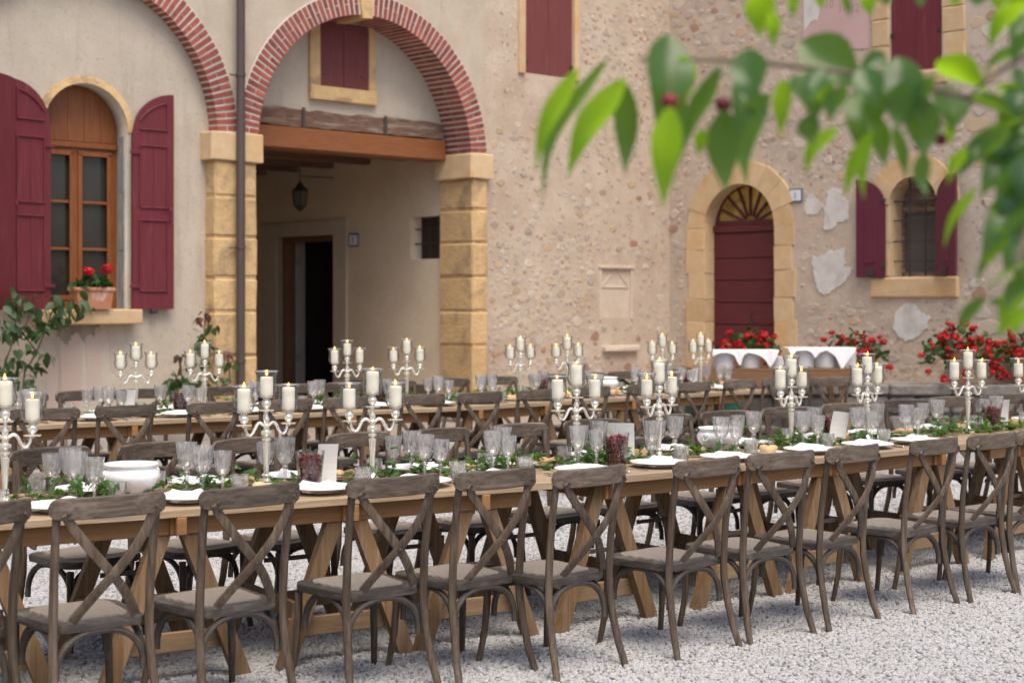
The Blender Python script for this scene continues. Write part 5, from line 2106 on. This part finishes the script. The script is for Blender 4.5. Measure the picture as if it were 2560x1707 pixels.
drape(1781, 1947, .196, [(1781, .06), (1797, .03), (1815, .02), (1835, .05), (1849, .19), (1857, .05), (1870, .02), (1895, .05), (1912, .10), (1925, .20), (1938, .09), (1947, .0)], 'white cloth draped over the two left plate stacks on the serving table', 1)
drape(1970, 2140, .222, [(1970, .02), (1979, .09), (1990, .03), (2015, .02), (2030, .05), (2037, .12), (2047, .05), (2065, .02), (2085, .08), (2104, .25), (2118, .15), (2140, .0)], 'white cloth draped over the right plate stacks, one corner hanging low', 2)

t = thing('plastic_bin', 'dark green plastic bin standing on the ground behind the rear table', 'bin', (2.04, 15.9, 0), .3)
MB().add([(-.19, -.15, 0), (.19, -.15, 0), (.19, .15, 0), (-.19, .15, 0), (-.24, -.19, .60), (.24, -.19, .60), (.24, .19, .60), (-.24, .19, .60)],
         [(0, 3, 2, 1), (4, 5, 6, 7), (0, 1, 5, 4), (1, 2, 6, 5), (2, 3, 7, 6), (3, 0, 4, 7)]).build('bin_body', M['green_plastic'], t)
MB().box((0, 0, .615), (.52, .42, .04), .012).build('bin_rim', M['green_plastic'], t)

# ------------------------------------------------------------------ leafy plants
def leaf_mesh(name, mat, w=.55, cup=.18, droop=.25, nseg=5, tip=1.6):
    m = MB()
    vs, fs = [], []
    for i in range(nseg + 1):
        t = i / nseg
        hw = w * .5 * (math.sin(PI * t ** .8) ** .9 if 0 < t < 1 else 0.015) * (1 - .25 * t ** tip)
        z = -droop * t * t
        vs += [(-hw, t, z + cup * hw), (0, t, z), (hw, t, z + cup * hw)]
    for i in range(nseg):
        o = 3 * i
        fs += [(o, o + 1, o + 4, o + 3), (o + 1, o + 2, o + 5, o + 4)]
    return m.add(vs, fs).mesh(name, mat, 'all', fix=False)


RL = [leaf_mesh('leaf', M['rose_leaf'], .62, .25, .2), leaf_mesh('leaf', M['rose_leaf'], .55, .3, .35), leaf_mesh('leaf', M['rose_leaf'], .68, .2, .12)]
RR_ = [leaf_mesh('young_leaf', M['rose_red'], .5, .3, .4)]


def lpix(u, v, d=-.15):
    """point on a plane a little in front of the arcade facade, seen at image (u, v)"""
    o = OL + NL * d
    t = (u - CX) / F_PX
    s = (t * o.y - o.x) / (EL.x - EL.y * t)
    p = o + EL * s
    return Vector((p.x, p.y, CAM_H - (v - HOR) / F_PX * p.y))


def climber(label, stems, clusters, seed, red=None):
    r = random.Random(seed)
    root = lpix(*stems[0][0])
    t = thing('climbing_rose', label, 'climbing rose', (root.x, root.y, 0))
    base = Vector((root.x, root.y, 0))
    for st in stems:
        pts = [lpix(u, v, -.16 - .05 * math.sin(k)) - base for k, (u, v) in enumerate(st)]
        n = len(pts)
        MB().tube(pts, [.011 * (1 - .6 * k / max(1, n - 1)) for k in range(n)], 6).build('stem', M['bark'], t, True)
    for (u, v, sp, cnt, sz) in clusters:
        for k in range(cnt):
            p = lpix(u + r.gauss(0, sp), v + r.gauss(0, sp), -.22 + r.uniform(-.12, .12)) - base
            young = red and r.random() < red(u, v)
            o = ob('young_leaf' if young else 'leaf', (RR_[0] if young else RL[r.randrange(3)]), t, p)
            o.rotation_euler = (r.uniform(-1.5, -.2), r.uniform(-.7, .7), AL + r.uniform(-2.3, 2.3) + PI)
            s = sz * r.uniform(.7, 1.25)
            o.scale = (s, s, s)
    return t


climber('leafy climbing rose in front of the wall at the far left below the window',
        [[(56, 985), (62, 930), (92, 880), (112, 830), (130, 780), (165, 755), (205, 770)], [(4, 950), (12, 910), (30, 860), (40, 800), (34, 760), (42, 735)], [(92, 880), (70, 850), (50, 820)], [(30, 860), (60, 830), (72, 790), (90, 765)], [(112, 830), (104, 800), (96, 760)]],
        [(30, 760, 16, 16, .13), (12, 815, 15, 18, .14), (45, 830, 16, 16, .13), (85, 775, 16, 16, .13), (105, 815, 14, 14, .13), (140, 785, 15, 15, .13), (175, 755, 13, 12, .13), (208, 768, 8, 6, .13), (165, 790, 10, 7, .12),
         (28, 885, 13, 9, .13), (8, 920, 12, 10, .13), (78, 870, 10, 7, .11), (62, 915, 12, 8, .12), (95, 915, 10, 8, .12), (118, 885, 8, 5, .12), (50, 962, 10, 6, .12), (75, 740, 10, 5, .11), (40, 732, 7, 4, .11), (125, 750, 8, 5, .12), (84, 938, 7, 4, .10)], 3)
climber('slender climbing rose with reddish young leaves between the rear candelabra and the pier',
        [[(512, 975), (508, 900), (510, 850), (512, 800), (513, 778)], [(470, 975), (455, 940), (452, 910), (458, 890)], [(512, 930), (545, 945), (565, 945)], [(575, 960), (573, 910), (572, 880)]],
        [(513, 785, 5, 5, .09), (500, 795, 4, 4, .10), (522, 794, 4, 4, .10), (495, 832, 9, 6, .12), (524, 815, 7, 5, .13), (505, 850, 10, 8, .12), (485, 865, 8, 6, .12), (525, 868, 9, 6, .12), (500, 905, 12, 8, .12),
         (450, 895, 8, 6, .10), (458, 918, 7, 5, .10), (440, 948, 12, 16, .12), (425, 960, 10, 10, .12), (460, 955, 12, 16, .12), (425, 976, 6, 5, .10), (515, 935, 9, 8, .11), (555, 944, 8, 5, .11), (530, 955, 9, 6, .11), (572, 905, 7, 7, .12), (573, 880, 6, 5, .10)],
        5, lambda u, v: .95 if v < 803 or (u > 560 and v < 890) else (.35 if (u < 470 and v < 925) else .0))

# ------------------------------------------------------------------ geraniums
GL = []
for k in range(2):
    m = MB()
    n = 9
    vs = [(0, 0, 0)]
    for i in range(n):
        a = -2.6 + 5.2 * i / (n - 1)
        q = .5 * (1 + .10 * math.cos(5 * a))
        vs.append((q * math.sin(a), q * math.cos(a), .10 + .04 * math.sin(3 * a + k)))
    m.add(vs, [(0, i, i + 1) for i in range(1, n)])
    GL.append(m.mesh('leaf', M['geranium_leaf'], 'all', fix=False))


def flower_head(seed, n=26):
    r = random.Random(seed)
    m = MB()
    for i in range(n):
        d = Vector((r.gauss(0, 1), r.gauss(0, 1), r.gauss(.35, .8))).normalized()
        p = d * .5 * r.uniform(.75, 1.05)
        q = d.to_track_quat('Z', 'Y').to_matrix()
        vs = [tuple(p)]
        for k in range(5):
            a0 = 2 * PI * k / 5
            for da in (-.5, .5):
                vs.append(tuple(p + q @ Vector((.22 * math.cos(a0 + da), .22 * math.sin(a0 + da), .04 * r.uniform(-1, 1)))))
        m.add(vs, [(0, 1 + 2 * k, 2 + 2 * k) for k in range(5)] + [(0, 2 + 2 * k, 1 + (2 * k + 2) % 10) for k in range(5)])
    return m.mesh('flower_head', M['petal'], fix=False)


FH = [flower_head(i) for i in range(4)]


def geranium(label, p, pot, width, height, nleaf, nfl, seed, heads=None, group='red geraniums in terracotta pots', drop=.15):
    """pot: (radius, height) for a round pot or (length, depth, height) for a box; leaves and flower heads above it"""
    r = random.Random(seed)
    t = thing('potted_geranium', label, 'potted plant', p, AL if len(pot) == 3 else 0, group)
    if len(pot) == 3:
        L, D, H = pot
        m = MB()
        k = .86
        m.add([(-L * k / 2, -D * k / 2, 0), (L * k / 2, -D * k / 2, 0), (L * k / 2, D * k / 2, 0), (-L * k / 2, D * k / 2, 0), (-L / 2, -D / 2, H), (L / 2, -D / 2, H), (L / 2, D / 2, H), (-L / 2, D / 2, H)],
              [(0, 3, 2, 1), (4, 5, 6, 7), (0, 1, 5, 4), (1, 2, 6, 5), (2, 3, 7, 6), (3, 0, 4, 7)])
        m.build('pot', M['terracotta'], t)
        MB().box((0, 0, H - .012), (L + .03, D + .03, .04), .008).build('pot_rim', M['terracotta'], t)
    else:
        R_, H = pot
        MB().lathe([(0, 0), (R_ * .68, 0), (R_ * .95, H * .84), (R_ * 1.05, H * .84), (R_ * 1.05, H), (R_ * .93, H), (R_ * .9, H * .9), (0, H * .9)], 24).build('pot', M['terracotta'], t, 50)
    fol = MB()
    for i in range(nleaf):
        a, q = r.uniform(0, 6.28), math.sqrt(r.random())
        x, y = width / 2 * q * math.cos(a), (width / 2 if len(pot) == 2 else .10) * q * math.sin(a)
        z = H + height * r.random() * (1 - q * q * .8) - drop * q * q * r.random()
        o = ob('leaf', GL[i % 2], t, (x, y, z))
        o.rotation_euler = (r.uniform(-.9, .9), r.uniform(-.9, .9), r.uniform(0, 6.28))
        o.scale = (r.uniform(.08, .125),) * 3
    st = MB()
    hs = heads or []
    if not heads:
        for i in range(nfl):
            a, q = r.uniform(0, 6.28), r.uniform(.25, 1.05)
            hs.append((width / 2 * q * 1.1 * math.cos(a), -abs(width / 2 * q * math.sin(a)) * .8, H + height * r.uniform(.1, 1.15) * (1.0 - .6 * q * q) - drop * 1.3 * q * r.random(), r.uniform(.06, .115)))
    for x, y, z, s in hs:
        st.tube([(x * .4, y * .4, H), (x * .8, y * .8, z * .6 + H * .4), (x, y, z)], .004, 5)
        o = ob('flower_head', FH[r.randrange(4)], t, (x, y, z), (r.uniform(-.4, .4), r.uniform(-.4, .4), r.uniform(0, 6)))
        o.scale = (s, s, s * .8)
    st.build('stem', M['geranium_leaf'], t)
    return t


wp = lpix(229, 768, -.02)
geranium('terracotta window box of red geraniums standing on the sill of the arched window', (wp.x, wp.y, 1.517), (.44, .17, .225), .44, .14, 46, 0, 2,
         [(-.07, -.07, .40, .125), (.155, -.05, .425, .125), (.0, .03, .33, .05)], None, .0)
TZ = .565
def gpix(u, y):
    return Vector(((u - CX) / F_PX * y, y, .61 if y < 19.1 else .562))
geranium('red geraniums in a pot right in front of the arched red door', gpix(1872, 20.6), (.22, .36), .80, .36, 110, 48, 4)
geranium('red geraniums behind the right end of the serving table', gpix(2128, 19.6), (.17, .34), .85, .36, 90, 44, 5)
geranium('big bush of red geraniums in a terracotta pot on the terrace edge', gpix(2395, 18.93), (.15, .38), .95, .36, 120, 60, 6, drop=.30)
geranium('red geraniums in a terracotta pot at the right edge of the picture', gpix(2556, 18.93), (.15, .34), .85, .34, 110, 52, 7, drop=.30)

# ------------------------------------------------------------------ cherry branch close to the camera
BY = 2.35


def bp(u, v, y):
    return Vector(((u - CX) / F_PX * y, y, CAM_H - (v - HOR) / F_PX * y))


br = thing('cherry_branch', 'leafy cherry branch with dark red fruit hanging close at the upper right', 'branch', bp(2560, 286, BY))
b0 = Vector(br.location)
for pts, r0 in (([(1600, 150, 2.40), (1735, 150, 2.42), (1830, 152, 2.40), (1906, 158, 2.38), (2024, 170, 2.36), (2146, 186, 2.35), (2230, 196, 2.35), (2417, 243, 2.36), (2560, 290, 2.36), (2800, 380, 2.38)], .0062),
                ([(2417, 243, 2.36), (2480, 190, 2.30), (2600, 120, 2.25)], .0042),
                ([(2560, 290, 2.36), (2600, 420, 2.32), (2570, 560, 2.28), (2540, 680, 2.26)], .0048),
                ([(2700, -30, 2.3), (2500, -20, 2.3), (2200, -35, 2.33), (1900, -40, 2.35)], .0045)):
    MB().tube([bp(*p) - b0 for p in pts], [r0 * (.45 + .55 * i / (len(pts) - 1)) for i in range(len(pts))], 7).build('twig', M['bark'], br, True)


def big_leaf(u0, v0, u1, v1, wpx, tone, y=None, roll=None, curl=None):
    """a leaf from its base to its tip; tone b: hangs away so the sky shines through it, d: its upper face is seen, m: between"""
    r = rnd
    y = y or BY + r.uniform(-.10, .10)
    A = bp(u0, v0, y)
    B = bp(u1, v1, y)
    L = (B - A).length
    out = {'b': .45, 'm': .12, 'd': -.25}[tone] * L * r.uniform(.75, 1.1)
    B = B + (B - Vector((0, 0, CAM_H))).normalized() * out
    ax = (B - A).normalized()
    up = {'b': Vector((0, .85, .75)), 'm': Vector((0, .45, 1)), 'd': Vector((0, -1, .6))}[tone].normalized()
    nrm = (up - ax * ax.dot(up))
    if nrm.length < .12:
        nrm = Vector((0, .4, 1)) - ax * ax.dot(Vector((0, .4, 1)))
    nrm.normalize()
    side = ax.cross(nrm).normalized()
    rl = roll if roll is not None else r.uniform(-.35, .35)
    q = Matrix.Rotation(rl, 3, ax)
    side, nrm = q @ side, q @ nrm
    W = wpx * 1.18 / F_PX * y
    B = B + (B - A) * .06
    ln = (B - A).length
    c = curl if curl is not None else r.uniform(.03, .16)
    m = MB()
    vs, fs = [], []
    ns, nw = 14, 6
    for i in range(ns + 1):
        t = i / ns
        hw = W * .5 * max(.01, (math.sin(PI * min(1, t * 1.02) ** .82)) ** .85 * (1 - .35 * t ** 2.2))
        mid = A + ax * ln * t + nrm * (c * ln * math.sin(PI * t) - .02 * ln * math.sin(7 * t))
        for k in range(nw + 1):
            s_ = -1 + 2 * k / nw
            serr = 1 + (.035 if i % 2 else -.02) * abs(s_) ** 3
            vs.append(tuple(mid + side * hw * s_ * serr + nrm * hw * (.30 * abs(s_) ** 1.4 + .05 * math.sin(9 * t + 2 * s_)) - b0))
    for i in range(ns):
        for k in range(nw):
            o = i * (nw + 1) + k
            fs.append((o, o + 1, o + nw + 2, o + nw + 1))
    m.add(vs, fs).build('leaf', M['cherry_backlit' if tone == 'b' else 'cherry_leaf'], br, 'all', fix=False)  # tone b takes the leaf colour with the backlight painted in
    return A


def z3(x, y):
    return 1200 + x / 2.8, y / 2.8


def z4(x, y):
    return 1860 + x / 2.8, y / 2.8


def z8(x, y):
    return 2300 + x / 2.8, 300 + y / 2.8


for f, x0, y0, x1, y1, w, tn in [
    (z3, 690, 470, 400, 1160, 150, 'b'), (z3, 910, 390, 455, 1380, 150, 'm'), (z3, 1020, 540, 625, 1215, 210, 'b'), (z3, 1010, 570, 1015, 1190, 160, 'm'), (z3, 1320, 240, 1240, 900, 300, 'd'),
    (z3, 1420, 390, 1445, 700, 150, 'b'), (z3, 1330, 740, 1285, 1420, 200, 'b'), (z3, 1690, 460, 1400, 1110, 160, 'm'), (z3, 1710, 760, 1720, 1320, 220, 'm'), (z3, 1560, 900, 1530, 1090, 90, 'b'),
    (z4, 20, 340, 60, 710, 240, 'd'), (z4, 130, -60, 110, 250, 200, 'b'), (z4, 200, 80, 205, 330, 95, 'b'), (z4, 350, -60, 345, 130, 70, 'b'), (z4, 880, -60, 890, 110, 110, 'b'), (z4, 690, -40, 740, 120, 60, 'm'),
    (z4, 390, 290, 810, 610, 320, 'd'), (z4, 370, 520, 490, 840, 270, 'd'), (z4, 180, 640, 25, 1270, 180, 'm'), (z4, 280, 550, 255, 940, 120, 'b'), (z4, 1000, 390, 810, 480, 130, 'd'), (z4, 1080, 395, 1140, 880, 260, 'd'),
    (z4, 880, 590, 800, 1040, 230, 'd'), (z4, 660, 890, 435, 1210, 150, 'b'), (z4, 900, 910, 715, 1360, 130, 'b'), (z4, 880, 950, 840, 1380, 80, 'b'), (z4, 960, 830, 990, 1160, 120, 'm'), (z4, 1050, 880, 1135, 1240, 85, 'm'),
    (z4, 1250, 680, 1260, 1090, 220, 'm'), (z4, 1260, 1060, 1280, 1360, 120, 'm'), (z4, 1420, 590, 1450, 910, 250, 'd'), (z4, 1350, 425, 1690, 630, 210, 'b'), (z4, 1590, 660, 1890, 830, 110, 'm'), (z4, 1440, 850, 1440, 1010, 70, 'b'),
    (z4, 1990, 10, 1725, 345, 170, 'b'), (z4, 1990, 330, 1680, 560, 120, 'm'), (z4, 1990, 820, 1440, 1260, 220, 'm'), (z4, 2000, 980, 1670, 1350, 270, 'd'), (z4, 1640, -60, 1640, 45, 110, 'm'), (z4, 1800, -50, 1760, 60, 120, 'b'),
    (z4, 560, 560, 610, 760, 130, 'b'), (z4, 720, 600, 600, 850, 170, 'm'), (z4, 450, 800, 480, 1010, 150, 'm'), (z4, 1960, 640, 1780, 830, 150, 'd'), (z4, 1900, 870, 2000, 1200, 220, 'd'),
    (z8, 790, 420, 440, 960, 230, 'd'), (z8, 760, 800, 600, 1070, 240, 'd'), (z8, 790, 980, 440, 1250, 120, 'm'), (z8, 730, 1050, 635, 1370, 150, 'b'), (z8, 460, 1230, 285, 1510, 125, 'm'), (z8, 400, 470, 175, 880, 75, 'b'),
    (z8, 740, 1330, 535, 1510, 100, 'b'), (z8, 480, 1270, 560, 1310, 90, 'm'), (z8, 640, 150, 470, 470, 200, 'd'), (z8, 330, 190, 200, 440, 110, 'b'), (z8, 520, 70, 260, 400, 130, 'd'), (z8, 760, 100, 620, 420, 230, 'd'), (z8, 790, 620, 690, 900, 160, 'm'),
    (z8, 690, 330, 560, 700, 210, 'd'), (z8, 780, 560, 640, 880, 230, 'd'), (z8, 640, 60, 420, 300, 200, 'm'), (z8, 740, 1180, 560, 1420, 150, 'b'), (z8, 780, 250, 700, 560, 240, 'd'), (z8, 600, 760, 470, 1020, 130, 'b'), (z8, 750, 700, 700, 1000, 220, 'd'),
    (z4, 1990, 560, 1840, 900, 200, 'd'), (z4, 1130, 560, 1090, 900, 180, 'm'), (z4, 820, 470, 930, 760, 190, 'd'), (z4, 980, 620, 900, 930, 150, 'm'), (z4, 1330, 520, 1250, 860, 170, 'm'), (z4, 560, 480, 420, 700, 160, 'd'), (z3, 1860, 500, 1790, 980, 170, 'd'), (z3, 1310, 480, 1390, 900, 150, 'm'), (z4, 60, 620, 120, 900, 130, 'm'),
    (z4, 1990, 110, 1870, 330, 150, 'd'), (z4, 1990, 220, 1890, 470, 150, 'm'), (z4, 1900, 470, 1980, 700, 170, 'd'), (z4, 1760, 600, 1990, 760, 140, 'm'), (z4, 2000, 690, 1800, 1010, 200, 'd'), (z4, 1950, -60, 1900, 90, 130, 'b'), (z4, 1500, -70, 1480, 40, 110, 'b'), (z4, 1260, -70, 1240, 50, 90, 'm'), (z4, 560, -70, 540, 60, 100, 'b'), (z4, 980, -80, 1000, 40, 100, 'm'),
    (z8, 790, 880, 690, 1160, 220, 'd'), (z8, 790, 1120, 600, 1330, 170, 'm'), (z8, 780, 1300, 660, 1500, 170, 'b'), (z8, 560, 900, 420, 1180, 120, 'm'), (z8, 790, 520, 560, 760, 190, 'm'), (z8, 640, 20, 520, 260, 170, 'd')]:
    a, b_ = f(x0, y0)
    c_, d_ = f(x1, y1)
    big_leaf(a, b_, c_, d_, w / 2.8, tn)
for u, v, y, s in ((1674, 254, 2.33, 1.0), (1808, 262, 2.33, 1.0), (2352, 350, 2.42, .8), (1652, 232, 2.45, .75)):
    p = bp(u, v, y) - b0
    m = MB().blob(tuple(p), (.0125 * s, .0125 * s, .0122 * s), 16, 12)
    m.build('cherry', M['cherry'], br, 'all')
    MB().tube([p + Vector((0, 0, .009)), p + Vector((.004, .0, .03)), p + Vector((.010, 0, .058))], .0010, 5).build('stalk', M['stalk'], br)

# every piece of the setting that was built under a house keeps the house as its owner; nothing else is left loose
bpy.context.view_layer.update()
